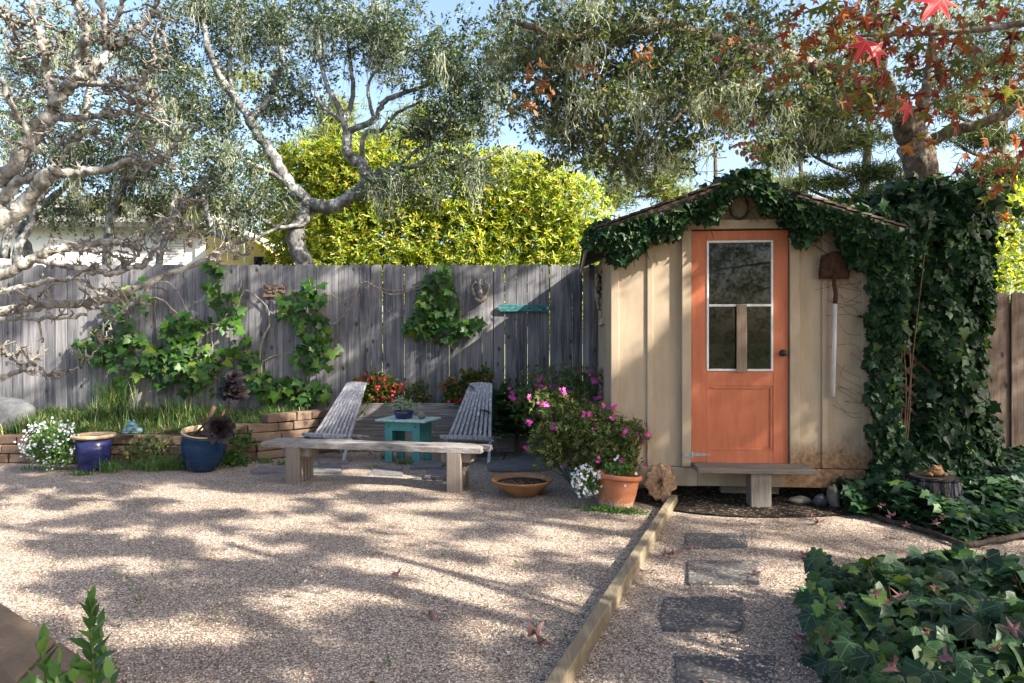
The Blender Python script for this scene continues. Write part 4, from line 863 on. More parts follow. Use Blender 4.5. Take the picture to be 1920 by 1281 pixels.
# strip of ivy over the shed right edge
ivs = np.array(SP(SW, -.05, 0)); stp2 = empty('wall_ivy', tuple(ivs), 'narrow ivy curtain climbing the right edge of the shed', 'ivy'); m = MB(); N_ = 2900
z = rng.uniform(0.0, 2.5, N_)**1.0; lft = np.interp(z, [0, .2, .5, 1.0, 1.5, 1.9, 2.15, 2.3, 2.5], [-.06, -.02, .02, -.0, -.02, .0, .02, -.14, -.3])+.03*np.sin(z*19)+.02*np.sin(z*47)
rgt = np.interp(z, [0, .6, 1.4, 2, 2.5], [.55, .22, .17, .30, .55]); u = lft+rng.random(N_)*(rgt-lft); q = np.array([SP(SW+a, -.06-.10*rng.random(), b) for a, b in zip(u, z)])-ivs
leaf_surf(m, q, np.tile((-.15, -1., .3), (N_, 1)), .074, IVY); m.build('foliage', M_ivy, stp2)
m = MB()
for k in range(7): x = rng.uniform(.08, .35); m.tube(spline([SP(SW+x, -.05, 0)-ivs, SP(SW+x+rng.normal(0, .1), -.05, 1.1)-ivs, SP(SW+x+rng.normal(0, .15), -.05, 2.2)-ivs], 5), .006, 5)
for k in range(22): z0 = rng.uniform(.7, 1.9); m.tube(spline([SP(SW-.05, -.024, z0)-ivs, SP(SW-.16+rng.normal(0, .03), -.02, z0+rng.normal(.03, .05))-ivs, SP(SW-.28+rng.normal(0, .06), -.015, z0+rng.normal(.1, .08))-ivs], 4), .0016, 4)
m.build('stem', M_twig, stp2)
# trellis
tl = empty('lattice_trellis', tuple(SP(SW+.12, .15, 0)), 'dark wooden lattice showing through the ivy beside the shed', 'trellis'); m = MB()
for k in range(16):
    zk = .1+k*.16
    m.beam((0, 0, zk), (.62, 0, zk-.55), .03, .008, up=(0, 1, 0)) if zk > .6 else None
    m.beam((0, .012, zk), (.62, .012, zk+.45), .03, .008, up=(0, 1, 0)) if zk < 2.0 else None
m.build('lattice', M_barkdark, tl)
for x in (-.02, .64): mm = MB(); mm.box((x-.025, -.01, 0), (x+.025, .03, 2.45)); mm.build('upright', M_barkdark, tl)
# ground ivy: a sheet of leaves behind the bark edging
m = MB(); N_ = 15000; q = []
edge = np.array([Gp(1575, 915), Gp(1600, 945), Gp(1650, 972), Gp(1700, 986), Gp(1755, 1000), Gp(1808, 1018), Gp(1880, 1008), Gp(1990, 990)])[:, :2]
x = rng.uniform(2.45, 5.4, N_*2); y = rng.uniform(4.5, 7.2, N_*2); ye = np.interp(x, edge[:, 0][np.argsort(edge[:, 0])], edge[:, 1][np.argsort(edge[:, 0])]); ok = (y > ye+.03) & (np.hypot(x-3.28, y-5.32) > .2) & ~((x < 3.0) & (y > 5.87)) & (x > 2.74+.06*np.sin(y*9)); x, y, ye = x[ok], y[ok], ye[ok]
hgt = .05+.19*np.clip((y-ye)/.35, 0, 1)+.05*np.sin(x*7)*np.cos(y*6)-.03*np.exp(-((x-3.28)**2+(y-5.1)**2)/.1); hgt = np.maximum(hgt, .03); z = hgt*rng.uniform(.55, 1.1, len(x))
q = np.stack([x, y, z], -1); n = len(q); a = rng.random(n)*2*math.pi; m.leaves(q, np.stack([np.cos(a), np.sin(a)-.4, np.full(n, -.25)], -1), np.tile((0, -.35, 1.), (n, 1))+rng.normal(0, .35, (n, 3)), .085*rng.uniform(.55, 1.2, n), IVY)
tag(m.build('ground_ivy', M_ivy), 'carpet of small dark ivy leaves round the black stump', 'ivy', kind='stuff')
# foreground ivy bed
m = MB(); N_ = 5200; x = rng.uniform(1.0, 3.6, N_); y = rng.uniform(1.35, 3.72, N_)
def bedx(y): return 1.13+(y-2.2)*.30+.05*np.sin(y*6)+.02*np.sin(y*19)
def bedh(x, y):
    e = np.minimum(np.minimum((x-bedx(y))/.2, (3.62-y)/.25), 1); return .34*np.clip(e, 0, 1)**.6+.03*np.sin(x*9+y*4)+.025*np.sin(y*11)
ok = x > bedx(y); x, y = x[ok], y[ok]; h = bedh(x, y); lay = rng.random(len(x)); z = np.maximum(h-.12*lay**1.5+rng.normal(0, .012, len(x)), .02)
q = np.stack([x, y, z], -1); n = len(q); a = rng.uniform(0, 2*math.pi, n)
AA = np.stack([np.cos(a)-.3, np.sin(a)-.7, np.full(n, -.3)], -1); NN = np.tile((-.1, -.25, 1.), (n, 1))+rng.normal(0, .36, (n, 3)); ss_ = .09*rng.uniform(.4, 1.3, n); r_ = rng.random(n)
for lo, hi, tp in ((0, .4, IVY), (.4, .7, IVY2), (.7, 1.01, IVY3)): k_ = (r_ >= lo) & (r_ < hi); m.leaves(q[k_], AA[k_], NN[k_], ss_[k_], tp)
yy = rng.uniform(1.4, 3.6, 420); q = np.stack([bedx(yy)+.04+rng.normal(0, .03, 420), yy, rng.uniform(.02, .3, 420)], -1); m.leaves(q, np.tile((-.4, -.3, -1), (420, 1))+rng.normal(0, .4, (420, 3)), np.tile((-1., -.5, .5), (420, 1))+rng.normal(0, .3, (420, 3)), .08*rng.uniform(.5, 1.2, 420), IVY)
bed = m.build('ivy_bed', M_ivybed); tag(bed, 'mounded bed of large ivy leaves in the lower right', 'ivy', kind='stuff')
m = MB(); n = 260; b_ = np.stack([rng.uniform(1.5, 3.3, n), rng.uniform(1.5, 3.5, n)], -1); hz = bedh(b_[:, 0], b_[:, 1])
for i in range(n): 
    p = np.array((b_[i, 0], b_[i, 1], hz[i]-.14)); e = p+np.array((rng.normal(0, .06), rng.normal(0, .06), .16)); m.tube([p, (p+e)/2+rng.normal(0, .01, 3), e], .0018, 4, cap=False)
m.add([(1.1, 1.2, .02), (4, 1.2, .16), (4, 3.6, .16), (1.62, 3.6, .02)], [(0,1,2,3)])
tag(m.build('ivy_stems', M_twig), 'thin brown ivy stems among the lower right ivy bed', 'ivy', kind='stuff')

# ------------------------------------------------------------------ bed grass and plants
m = MB(); n = 9500; x = rng.uniform(-9, -2.3, n); y = 7.85+rng.random(n)*.92; ok = (y > np.interp(x, ws[:, 0], ws[:, 1])+.1); x, y = x[ok], y[ok]
grass(m, np.stack([x, y, bedz(x, y)-.02], -1), .13, .006, .9)
nt = 150; cx = rng.uniform(-7, -2.5, nt); cy = rng.uniform(7.85, 8.7, nt); ok = cy > np.interp(cx, ws[:, 0], ws[:, 1])+.15
for a_, b_ in zip(cx[ok], cy[ok]): k = 55; grass(m, np.stack([a_+rng.normal(0, .04, k), b_+rng.normal(0, .04, k), np.full(k, bedz(a_, b_)-.02)], -1), rng.uniform(.12, .24), .008, 1.0)
tag(m.build('bed_grass', M_grass), 'green and straw coloured grass filling the raised bed', 'grass', kind='stuff')
for (px_, py_, Y_, h_, l_) in ((60, 800, 7.95, .26, 'broad yellow green grass clump in the bed at far left'), (190, 765, 8.3, .30, 'dark green strap leaf clump in the bed behind the cobalt pot'), (215, 740, 8.6, .55, 'tall fine grass clump against the fence behind the frog'), (280, 780, 8.2, .27, 'pale arching grass clump right of the frog statue'), (330, 765, 8.4, .32, 'tall grass clump under the lobed vine on the fence')):
    b0 = P(px_, py_, Y_); b0[2] = bedz(b0[0], b0[1]); t = empty('grass_clump', tuple(b0), l_, 'grass'); m = MB(); k = 260; grass(m, np.stack([rng.normal(0, .10, k), rng.normal(0, .06, k), np.zeros(k)], -1), h_, .010, .55); m.build('blades', M_grass, t)
# grass and weeds at the wall foot
m = MB()
for (a_, b_, hh, k) in [(205, 885, .16, 80), (225, 878, .12, 60), (262, 880, .14, 90), (285, 883, .15, 90), (310, 880, .2, 100), (335, 880, .16, 90), (362, 876, .18, 110), (385, 874, .16, 90), (400, 880, .1, 60), (430, 870, .13, 70), (455, 870, .12, 70), (500, 868, .1, 60), (530, 872, .08, 60), (560, 880, .06, 40), (600, 885, .05, 40), (700, 878, .05, 40), (760, 870, .07, 60), (850, 880, .06, 40), (725, 860, .08, 40), (150, 892, .08, 60), (60, 880, .06, 40)]:
    g0 = Gp(a_, b_); grass(m, g0+np.stack([rng.normal(0, .06, k), rng.normal(0, .035, k), np.zeros(k)], -1), hh, .009, .9)
for i in range(60):
    g0 = Gp(rng.uniform(50, 1180), rng.uniform(895, 1180)); k = 7; q = np.tile(g0, (k, 1)); q[:, 2] += rng.uniform(.0, .035, k); m.leaves(q, rdir(k, .3), rdir(k, 1), .014, OVAL)
for px_, py_ in ((410, 1165), (240, 1095), (246, 1110), (262, 1130), (215, 1085), (730, 1255), (1060, 1210), (1180, 900), (1050, 915), (968, 1065)):
    g0 = Gp(px_, py_); k = 9; q = np.tile(g0, (k, 1)); q[:, 2] += np.linspace(.005, .045, k); m.leaves(q, rdir(k, .3), rdir(k, 1), .018, OVAL)
tag(m.build('weeds', M_sprout), 'small green weeds and grass tufts along the wall and in the gravel', 'weeds', kind='stuff')
# creeping cranesbill over the blocks
for (px_, py_, w_, h_, n_, l_) in ((282, 840, .28, .17, 260, 'creeping small leaved plant over the blocks left of the banded pot'), (455, 825, .14, .10, 130, 'small leafy plant spilling over blocks right of the dark rosette'), (440, 858, .16, .10, 130, 'low leafy weed at the wall foot right of the banded pot')):
    c0 = P(px_, py_, 7.52); t = empty('creeping_plant', tuple(c0), l_, 'plant'); m = MB(); q = np.stack([rng.normal(0, w_*.5, n_), rng.normal(-.03, .03, n_), rng.normal(0, h_*.5, n_)], -1); leaf_surf(m, q, np.tile((0, -1, .5), (n_, 1)), .035, MAPLE); m.build('foliage', M_vineleaf if px_ > 300 else M_azalea, t)
    m = MB()
    for k in range(6): m.tube([q[k]*.2, q[k*3]], .003, 4)
    m.build('stem', M_twig, t)

# ------------------------------------------------------------------ lobed vines on the fence
def vine(label, blobs, stems, size=.115):
    b0 = onf(*blobs[0][:2]); b0[1] = 8.78; t = empty('climbing_vine', tuple(b0), label, 'vine'); m = MB(); sm = MB()
    for (px_, py_, rx__, ry__, n_) in blobs:
        c_ = P(px_, py_, 8.68); n_ = int(n_*.72); a = rng.random(n_)*2*math.pi; r_ = np.sqrt(rng.random(n_)); q = np.stack([c_[0]+np.cos(a)*r_*rx__/F*8.7, 8.74-.16*rng.random(n_)*(1-.5*r_), c_[2]+np.sin(a)*r_*ry__/F*8.7], -1)-b0
        leaf_surf(m, q, np.tile((.1, -1., .45), (n_, 1)), size, MAPLE, .75, .4)
        for k in range(3): e = q[k]; sm.tube([e, (e+c_-b0)/2, c_-b0+np.array((0, .06, -.05))], .004, 4)
    for pts_, r0, r1 in stems:
        p_ = spline([P(a, b, 8.76)-b0 for a, b in pts_], 6); sm.tube(p_+rng.normal(0, .004, p_.shape), np.linspace(r0, r1, len(p_)), 6, .1)
    m.build('foliage', M_vineleaf, t); sm.build('stem', M_vine, t)
vine('left lobed leaf vine on the fence reaching under the bare tree', [(190, 650, 50, 40, 55), (245, 655, 45, 40, 50), (215, 590, 30, 50, 30), (265, 560, 25, 40, 14), (160, 665, 25, 20, 14), (235, 700, 30, 30, 22), (240, 540, 20, 20, 8)], [([(300, 720), (260, 640), (230, 560), (200, 520)], .008, .004), ([(205, 610), (230, 590), (280, 555)], .005, .003)])
vine('dense mounded lobed leaf vine low on the fence behind the banded pot', [(340, 640, 38, 55, 110), (330, 690, 60, 45, 120), (385, 700, 50, 40, 70), (275, 680, 28, 22, 22), (365, 655, 55, 60, 60), (400, 530, 22, 38, 26), (425, 580, 28, 36, 34), (450, 655, 30, 40, 30), (395, 500, 16, 14, 10), (470, 690, 30, 28, 26)], [([(255, 565), (300, 560), (335, 590), (400, 608), (440, 590), (450, 560), (465, 545), (500, 575), (505, 610)], .013, .008), ([(275, 550), (285, 530), (320, 532), (345, 570), (360, 600)], .007, .004), ([(360, 600), (390, 608), (430, 600), (440, 570), (452, 530), (450, 525)], .009, .004), ([(395, 610), (398, 650), (402, 690)], .006, .004), ([(290, 560), (292, 600), (298, 650)], .004, .002), ([(505, 610), (490, 645), (488, 680), (496, 740)], .013, .014), ([(488, 680), (520, 665), (545, 662)], .010, .005), ([(440, 570), (425, 590), (420, 620)], .004, .002)])
vine('right hand vine climbing past the relief plaque with a low bright mound', [(560, 565, 45, 32, 60), (585, 545, 22, 22, 24), (545, 590, 28, 22, 30), (590, 620, 30, 35, 50), (605, 655, 28, 35, 50), (575, 670, 30, 30, 34), (540, 735, 62, 26, 95), (500, 715, 26, 18, 26), (590, 740, 30, 22, 34), (455, 720, 30, 22, 30)], [([(600, 540), (640, 560), (670, 545), (685, 530)], .005, .004), ([(558, 590), (562, 607), (590, 607), (625, 607), (655, 580), (675, 535), (690, 530), (720, 548), (745, 552), (775, 540), (810, 520)], .010, .006), ([(690, 532), (720, 542), (750, 545), (780, 538)], .007, .005), ([(560, 700), (570, 650), (575, 600)], .007, .005), ([(597, 575), (610, 590), (630, 588), (645, 570)], .004, .002), ([(700, 545), (715, 570), (735, 588), (760, 592)], .004, .002)])
vine('bright lobed leaf vine hanging high on the fence above the table', [(820, 545, 28, 38, 55), (810, 590, 45, 35, 95), (785, 615, 28, 22, 36), (830, 620, 32, 22, 36), (865, 605, 32, 18, 36), (825, 515, 18, 18, 16), (840, 565, 18, 30, 20)], [([(760, 545), (790, 540), (815, 520), (830, 505), (850, 495)], .008, .006), ([(815, 520), (815, 560), (810, 610)], .006, .004), ([(775, 548), (800, 545), (830, 520)], .006, .004)])

# ------------------------------------------------------------------ trees
def grow(limbs, targets, tipr=.0035, bend=.10, maxr=.4, nmid=5):
    nodes = np.vstack([l[0] for l in limbs]); nr = np.concatenate([l[1] for l in limbs]); out = []
    D = np.min(np.linalg.norm(targets[:, None]-nodes[None, ::2], axis=2), axis=1); order = np.argsort(D)
    buf = np.zeros((len(nodes)+len(targets)*nmid, 3)); br = np.zeros(len(buf)); c = len(nodes); buf[:c] = nodes; br[:c] = nr
    for i in order:
        t = targets[i]; d_ = ((buf[:c]-t)**2).sum(1); j = int(np.argmin(d_)); p0 = buf[j]; L = math.sqrt(d_[j])
        if L < .03: continue
        s_ = np.linspace(0, 1, nmid+1)[:, None]; pp = p0*(1-s_)+t*s_; w_ = np.sin(s_*math.pi); pp = pp+w_*rng.normal(0, bend*L, 3)+np.vstack([[0, 0, 0], rng.normal(0, .03*L, (nmid-1, 3)), [0, 0, 0]])
        r0 = min(br[j]*.6, tipr*1.6+.010*L); rr = np.linspace(r0, tipr*.6, nmid+1); out.append((pp, rr))
        buf[c:c+nmid] = pp[1:]; br[c:c+nmid] = rr[1:]; c += nmid
    return out
def tree(name, label, base, limbs, blobs, leaf, mats, twl=.26, nt=5, nl=7, lichen=0, cat='tree', up=.2, group=None, tipr=.0035, keep=None, lichlen=.45, extra=None, crownname='crown'):
    """limbs: (points, r0, r1); blobs: (centre, radii, n targets)"""
    base = np.array(base, float); t = empty(name, tuple(base), label, cat, group); L = []
    for pts_, r0, r1 in limbs:
        p_ = spline(np.array(pts_), 6); p_ = p_+rng.normal(0, .12*min(r0, .12), p_.shape); sc_ = .78 if mats[0] is M_barkoak else .9; L.append((p_, (np.linspace(1, 0, len(p_))**.8*(r0-r1)+r1)*sc_))
    tg = np.vstack([ellipsoid(c_, r_, n_, .15) for c_, r_, n_ in blobs]) if blobs else np.zeros((0, 3))
    if keep is not None: tg = tg[keep(tg)]
    m = MB()
    for p_, r_ in L: m.tube(p_-base, r_, 10 if r_[0] > .05 else 7, .05)
    br = grow(L, tg, tipr) if len(tg) else []
    for p_, r_ in br: m.tube(p_-base, r_, 5, cap=False)
    # twiglets and leaves
    lf, size, tpl = leaf
    if len(tg) and nt:
        n = len(tg)*nt; T0 = np.repeat(tg, nt, 0)+rng.normal(0, .05, (n, 3)); Dd = rdir(n, up); LL = twl*rng.uniform(.5, 1.2, n)
        W = np.cross(Dd, rdir(n)); W /= np.linalg.norm(W, axis=1)[:, None]; ss = np.linspace(0, 1, 3)
        S = T0[:, None]-base+Dd[:, None]*ss[None, :, None]*LL[:, None, None]; m.ribbons(S, W, np.array([1.6*tipr, 1.3*tipr, .8*tipr]))
        cr = MB(); k = nl; ts_ = rng.uniform(.1, 1.05, (n, k)); Q = (T0-base)[:, None]+Dd[:, None]*(ts_*LL[:, None])[..., None]; Q = Q.reshape(-1, 3)
        A = np.repeat(Dd, k, 0)*.7+rdir(n*k); cr.leaves(Q, A, rdir(n*k, .5), size*rng.uniform(.6, 1.2, n*k), tpl)
    m.build('trunk', mats[0], t, smooth=True)
    if len(tg) and nt: cr.build(crownname, lf, t)
    if lichen:
        li = MB(); pool = np.vstack([p_ for p_, r_ in br]+[l[0] for l in L]) if br else np.vstack([l[0] for l in L])
        hang(li, pool[rng.choice(len(pool), lichen)]-base, lichlen); li.build('lichen', M_lichen, t)
    return t, tg
def hang(m, at, ln, k=26):
    n = len(at)*k; ll = np.repeat(ln*rng.uniform(.2, 1.2, len(at))**1.0, k)*rng.uniform(.3, 1, n); p0 = np.repeat(at, k, 0)+rng.normal(0, 1, (n, 3))*np.array((.06, .06, .02)); ns = 6
    t_ = np.linspace(0, 1, ns); S = np.repeat(p0[:, None], ns, 1); S[..., 2] -= t_[None]*ll[:, None]; j = np.cumsum(rng.normal(0, .024, (n, ns, 3)), 1)*np.array((1, 1, .2)); S = S+j
    S[..., :2] += ((np.repeat(at, k, 0)[:, None, :2]-S[..., :2])*.35*t_[None, :, None])
    W = rdir(n); W[:, 2] *= .3; W /= np.linalg.norm(W, axis=1)[:, None]; m.ribbons(S, W, np.array([.004, .007, .0065, .006, .005, .002]))
def TP(*pts): return [P(*p) for p in pts]

# centre oak behind the fence: curved low limbs
o1 = P(575, 560, 9.6); o1[2] = 0
tree('oak_tree', 'lichen covered oak with a curved grey trunk rising behind the fence', o1, [
    (TP((585, 720, 9.6), (578, 520, 9.5), (552, 450, 9.4), (572, 395, 9.4), (580, 380, 9.4)), .17, .12),
    (TP((580, 383, 9.4), (545, 345, 9.4), (510, 290, 9.5), (478, 240, 9.6), (468, 225, 9.6), (500, 195, 9.7), (515, 150, 9.8), (530, 120, 9.9), (520, 60, 10)), .12, .03),
    (TP((478, 240, 9.6), (440, 180, 9.6), (405, 130, 9.5), (385, 60, 9.5), (375, -20, 9.5)), .08, .03), (TP((440, 190, 9.6), (430, 120, 9.7), (440, 50, 9.8), (450, -30, 9.8)), .05, .02),
    (TP((580, 385, 9.4), (625, 385, 9.3), (662, 365, 9.3), (688, 335, 9.3), (675, 310, 9.3), (655, 290, 9.3), (652, 250, 9.3)), .12, .085),
    (TP((652, 250, 9.3), (637, 205, 9.3), (612, 160, 9.3), (600, 100, 9.3), (590, 30, 9.3)), .06, .02), (TP((645, 235, 9.3), (662, 180, 9.4), (655, 100, 9.4), (650, 20, 9.4)), .05, .02),
    (TP((655, 245, 9.3), (700, 225, 9.2), (722, 190, 9.2), (760, 175, 9.1), (800, 160, 9.1), (860, 130, 9)), .06, .02), (TP((640, 225, 9.3), (600, 195, 9.2), (590, 160, 9.2)), .04, .015),
    (TP((677, 310, 9.3), (685, 250, 9.3), (715, 245, 9.3), (740, 215, 9.3), (790, 190, 9.3)), .05, .02), (TP((688, 335, 9.3), (720, 330, 9.1), (780, 310, 9.0), (840, 285, 8.9), (900, 300, 8.8), (960, 270, 8.7)), .055, .015),
    (TP((700, 330, 9.2), (760, 300, 9.0), (830, 240, 8.9), (860, 200, 8.8)), .04, .015), (TP((700, 220, 9.2), (690, 160, 9.2), (720, 110, 9.2), (740, 40, 9.3)), .035, .012),
    (TP((545, 345, 9.4), (500, 320, 9.3), (450, 300, 9.2), (390, 290, 9.1)), .05, .02), (TP((578, 395, 9.4), (570, 420, 9.3), (520, 425, 9.2), (470, 400, 9.1), (430, 390, 9.0)), .05, .02)],
    [(P(400, 40, 9.8), (1.1, .8, .7), 110), (P(500, 60, 10), (1.0, .8, .6), 110), (P(620, 40, 9.4), (.9, .7, .55), 105), (P(720, 80, 9.2), (.8, .7, .6), 110), (P(560, 180, 9.8), (.8, .6, .5), 40), (P(830, 120, 8.9), (.7, .6, .75), 120), (P(880, 200, 8.7), (.6, .5, .6), 75), (P(800, 250, 8.9), (.6, .45, .3), 35),
     (P(750, 350, 8.9), (.75, .35, .30), 46), (P(860, 320, 8.7), (.7, .4, .22), 34), (P(420, 300, 9.1), (.7, .5, .5), 60), (P(520, 200, 9.8), (.6, .6, .5), 22), (P(480, 380, 9.0), (.55, .4, .32), 34), (P(350, 200, 9.3), (.6, .5, .8), 60), (P(930, 110, 8.6), (.35, .4, .5), 34)],
    (M_oakleaf2, .05, OVAL), (M_barkoak,), lichen=150, nt=6, nl=8, lichlen=.5)
# left oaks behind the fence
tree('oak_tree', 'grey oak trunks leaning behind the fence below the bare limbs', P(170, 720, 11), [
    (TP((200, 720, 11), (204, 443, 10.5), (222, 367, 10.4), (239, 318, 10.3), (250, 250, 10.3)), .10, .05), (TP((10, 720, 11), (32, 484, 10.5), (52, 432, 10.5), (87, 353, 10.4), (110, 280, 10.4)), .09, .04),
    (TP((8, 484, 10.5), (20, 397, 10.5), (10, 300, 10.5)), .09, .05), (TP((60, 484, 11), (40, 440, 11), (70, 400, 11), (140, 330, 11)), .12, .05), (TP((330, 720, 10.2), (300, 500, 9.9), (321, 430, 9.8), (345, 380, 9.7), (400, 330, 9.6), (440, 340, 9.5)), .075, .02), (TP((430, 450, 10), (400, 430, 10), (385, 380, 10), (380, 330, 10)), .09, .04)],
    [(P(60, 120, 10.5), (.9, .8, .8), 80), (P(190, 80, 10.5), (.9, .8, .6), 70), (P(30, 260, 10.5), (.7, .8, .6), 70), (P(150, 300, 10.6), (1.0, .8, .7), 120), (P(260, 330, 10.4), (.9, .7, .55), 80), (P(360, 360, 10.2), (.8, .7, .35), 65), (P(120, 400, 10.8), (.9, .6, .28), 55), (P(300, 400, 10.8), (.8, .6, .22), 44), (P(240, 230, 10.4), (.9, .8, .5), 60), (P(430, 420, 10.2), (.4, .4, .25), 22), (P(300, 120, 10.2), (.8, .6, .6), 80), (P(400, 220, 10.4), (.7, .6, .6), 60)],
    (M_oakleaf2, .05, OVAL), (M_barkoak,), lichen=140, nt=6, nl=8, lichlen=.55)
tree('bright_oak', 'sunlit yellow green oak foliage far behind the bare tree', P(150, 640, 16), [(TP((150, 640, 16), (140, 400, 16), (160, 200, 16), (200, 100, 16)), .2, .05), (TP((140, 400, 16), (300, 300, 16), (380, 230, 16)), .12, .04)],
    [(P(100, 90, 16), (1.5, 1, 1.0), 60), (P(300, 250, 16), (2.0, 1, 1.1), 90), (P(380, 400, 15), (1.6, .9, .5), 80), (P(200, 400, 15.5), (1.8, .9, .5), 80), (P(450, 150, 15), (1.2, .9, .9), 55), (P(40, 200, 16), (.8, .9, .6), 30)],
    (M_brightoak, .075, OVAL), (M_barkoak,), nt=6, nl=7)

# right oak: ivy clad trunk, broad canopy reaching toward the camera
o2 = P(1735, 700, 6.6); o2[2] = 0
rt, _ = tree('oak_tree', 'big oak rising from the ivy column, limbs over the shed', o2, [
    (TP((1740, 900, 6.6), (1738, 520, 6.6), (1738, 400, 6.55), (1728, 330, 6.5), (1712, 260, 6.5), (1695, 215, 6.5)), .20, .13),
    (TP((1700, 235, 6.5), (1670, 190, 6.4), (1650, 130, 6.3), (1640, 60, 6.3), (1630, -60, 6.3)), .10, .05), (TP((1712, 250, 6.5), (1735, 180, 6.5), (1745, 100, 6.5), (1760, -40, 6.5)), .06, .03),
    (TP((1735, 270, 6.5), (1780, 248, 6.4), (1830, 235, 6.3), (1900, 205, 6.2), (1990, 160, 6.1)), .065, .04),
    (TP((1670, 190, 6.4), (1620, 160, 6.1), (1560, 140, 5.9), (1480, 105, 5.6), (1410, 92, 5.3), (1330, 70, 5.1), (1250, 50, 4.9), (1160, 60, 4.7), (1060, 70, 4.5), (980, 50, 4.4)), .08, .02),
    (TP((1410, 92, 5.3), (1350, 150, 5.1), (1290, 200, 5.0), (1230, 260, 4.9)), .03, .01), (TP((1250, 50, 4.9), (1180, 130, 4.8), (1140, 210, 4.8), (1130, 290, 4.8)), .03, .01), (TP((1560, 140, 5.9), (1500, 200, 5.9), (1460, 260, 5.9)), .03, .01)],
    [(P(1100, 60, 4.7), (.62, .5, .32), 85), (P(1010, 90, 4.7), (.4, .5, .30), 50), (P(1040, 190, 4.9), (.42, .4, .28), 60), (P(1150, 180, 4.9), (.40, .5, .42), 85), (P(1190, 290, 5.0), (.34, .4, .26), 60), (P(1260, 130, 5.1), (.5, .5, .42), 90), (P(1330, 190, 5.3), (.5, .5, .34), 85), (P(1400, 90, 5.4), (.6, .5, .42), 90), (P(1440, 210, 5.6), (.5, .5, .32), 70), (P(1540, 110, 5.9), (.5, .5, .5), 70), (P(1280, 270, 5.2), (.3, .4, .18), 30), (P(1530, 240, 6.0), (.4, .4, .26), 60), (P(1600, 180, 6.3), (.4, .4, .35), 70), (P(1480, 280, 6.2), (.3, .4, .12), 24), (P(1640, 50, 6.4), (.7, .5, .5), 50), (P(1240, 20, 4.8), (.8, .5, .3), 60), (P(1840, 60, 7), (.9, .5, .5), 90), (P(1800, 160, 7.4), (.6, .4, .4), 50), (P(1060, 270, 5.2), (.3, .35, .16), 24)],
    (M_oakleaf, .042, OVAL), (M_barktrunk,), lichen=300, nt=5, nl=7, twl=.2, tipr=.0028, lichlen=.24)
# brown dead leaf sprays in that oak
m = MB(); q = np.vstack([ellipsoid(P(px_, py_, Y_)-o2, (.09, .06, .07), 16, .2) for px_, py_, Y_ in ((1000, 140, 3.9), (1020, 165, 3.9), (985, 200, 4.), (1390, 270, 4.6), (1410, 290, 4.6), (1100, 130, 4.2), (1350, 210, 4.6), (1210, 110, 4.4))]); m.leaves(q, rdir(len(q)), rdir(len(q)), .055, OVAL); m.build('dead_leaves', M_oakbrown, rt)

# yellow green hedge tree
hd = empty('hedge', (-.8, 11.2, 0), 'tall glowing yellow green hedge tree behind the fence', 'hedge'); h0 = np.array((-.8, 11.2, 0)); m = MB(); sm = MB()
hl = [((570, 330), 1.0, .55), ((650, 350), 1.1, .8), ((760, 350), 1.2, .8), ((870, 360), 1.2, .75), ((980, 370), 1.1, .72), ((1060, 400), .75, .65), ((600, 440), 1.0, .8), ((720, 460), 1.2, .8), ((850, 470), 1.2, .8), ((980, 470), 1.2, .8), ((1080, 480), .55, .6), ((660, 320), .9, .42), ((940, 330), .8, .42), ((620, 500), 1., .8), ((750, 540), 1.3, .8), ((900, 540), 1.3, .8), ((1040, 540), .8, .8)]
for (pq, rw, rh) in hl:
    c_ = P(pq[0], pq[1], 11.0)-h0; n = int(1050*rw*rh); q = ellipsoid(c_, (rw, .6, rh), n, .78); q = q[(q[:, 1] < c_[1]+.35)]
    whorls(m, q, (q-c_)*np.array((1, 1.3, 1))+rdir(len(q))*.35+np.array((.0, -.1, .35)), 6, .095, LANCE, .55)
    q2 = ellipsoid(c_, (rw*.85, .5, rh*.85), n//2, .5); mass(m, q2, (.05,)*3, 3, .12, LANCE)
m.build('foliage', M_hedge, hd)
for k in range(40): x = rng.uniform(-2.8, 2.0); sm.tube(spline([(x*.8, .3, 0), (x, .1, 1.2), (x*1.05+rng.normal(0, .2), -.1, 3.)], 4), .02, 6)
sm.build('stems', M_barkdark, hd)

# conifers and other far trees
def needles(m, pts, r, k=14, wd=.012):
    n = len(pts)*k; D_ = rdir(n, .25); p0 = np.repeat(pts, k, 0)+rng.normal(0, r*.35, (n, 3)); W = np.cross(D_, rdir(n)); W /= np.linalg.norm(W, axis=1)[:, None]
    S = p0[:, None]+D_[:, None]*np.array([0, .5, 1])[None, :, None]*r; m.ribbons(S, W, np.array([wd, wd*.9, .001]))
def pine(label, base, top, masses, mat, nd=.22, k=14, wd=.02, r=.14):
    base = np.array(base, float); t = empty('pine_tree', tuple(base), label, 'tree', None); m = MB(); top = np.array(top, float)
    pth = spline([base, base*.6+top*.4+rng.normal(0, .1, 3), top], 6); m.tube(pth-base, np.linspace(r, .04, len(pth)), 8, .06); cr = MB()
    for c_, r_, n_ in masses:
        q = ellipsoid(c_, r_, n_, .1); needles(cr, q-base, nd, k, wd); j = np.argmin(abs(pth[:, 2]-c_[2])); 
        e_ = np.array(c_)+np.array((np.sign(c_[0]-pth[j][0])*r_[0]*.8, 0, 0)); m.tube(spline([pth[j]-base, (pth[j]+e_)/2-base+np.array((0, 0, -.1)), e_-base], 4), np.linspace(.05, .012, 9), 6)
    m.build('trunk', M_barkdark, t, smooth=True); cr.build('crown', mat, t)
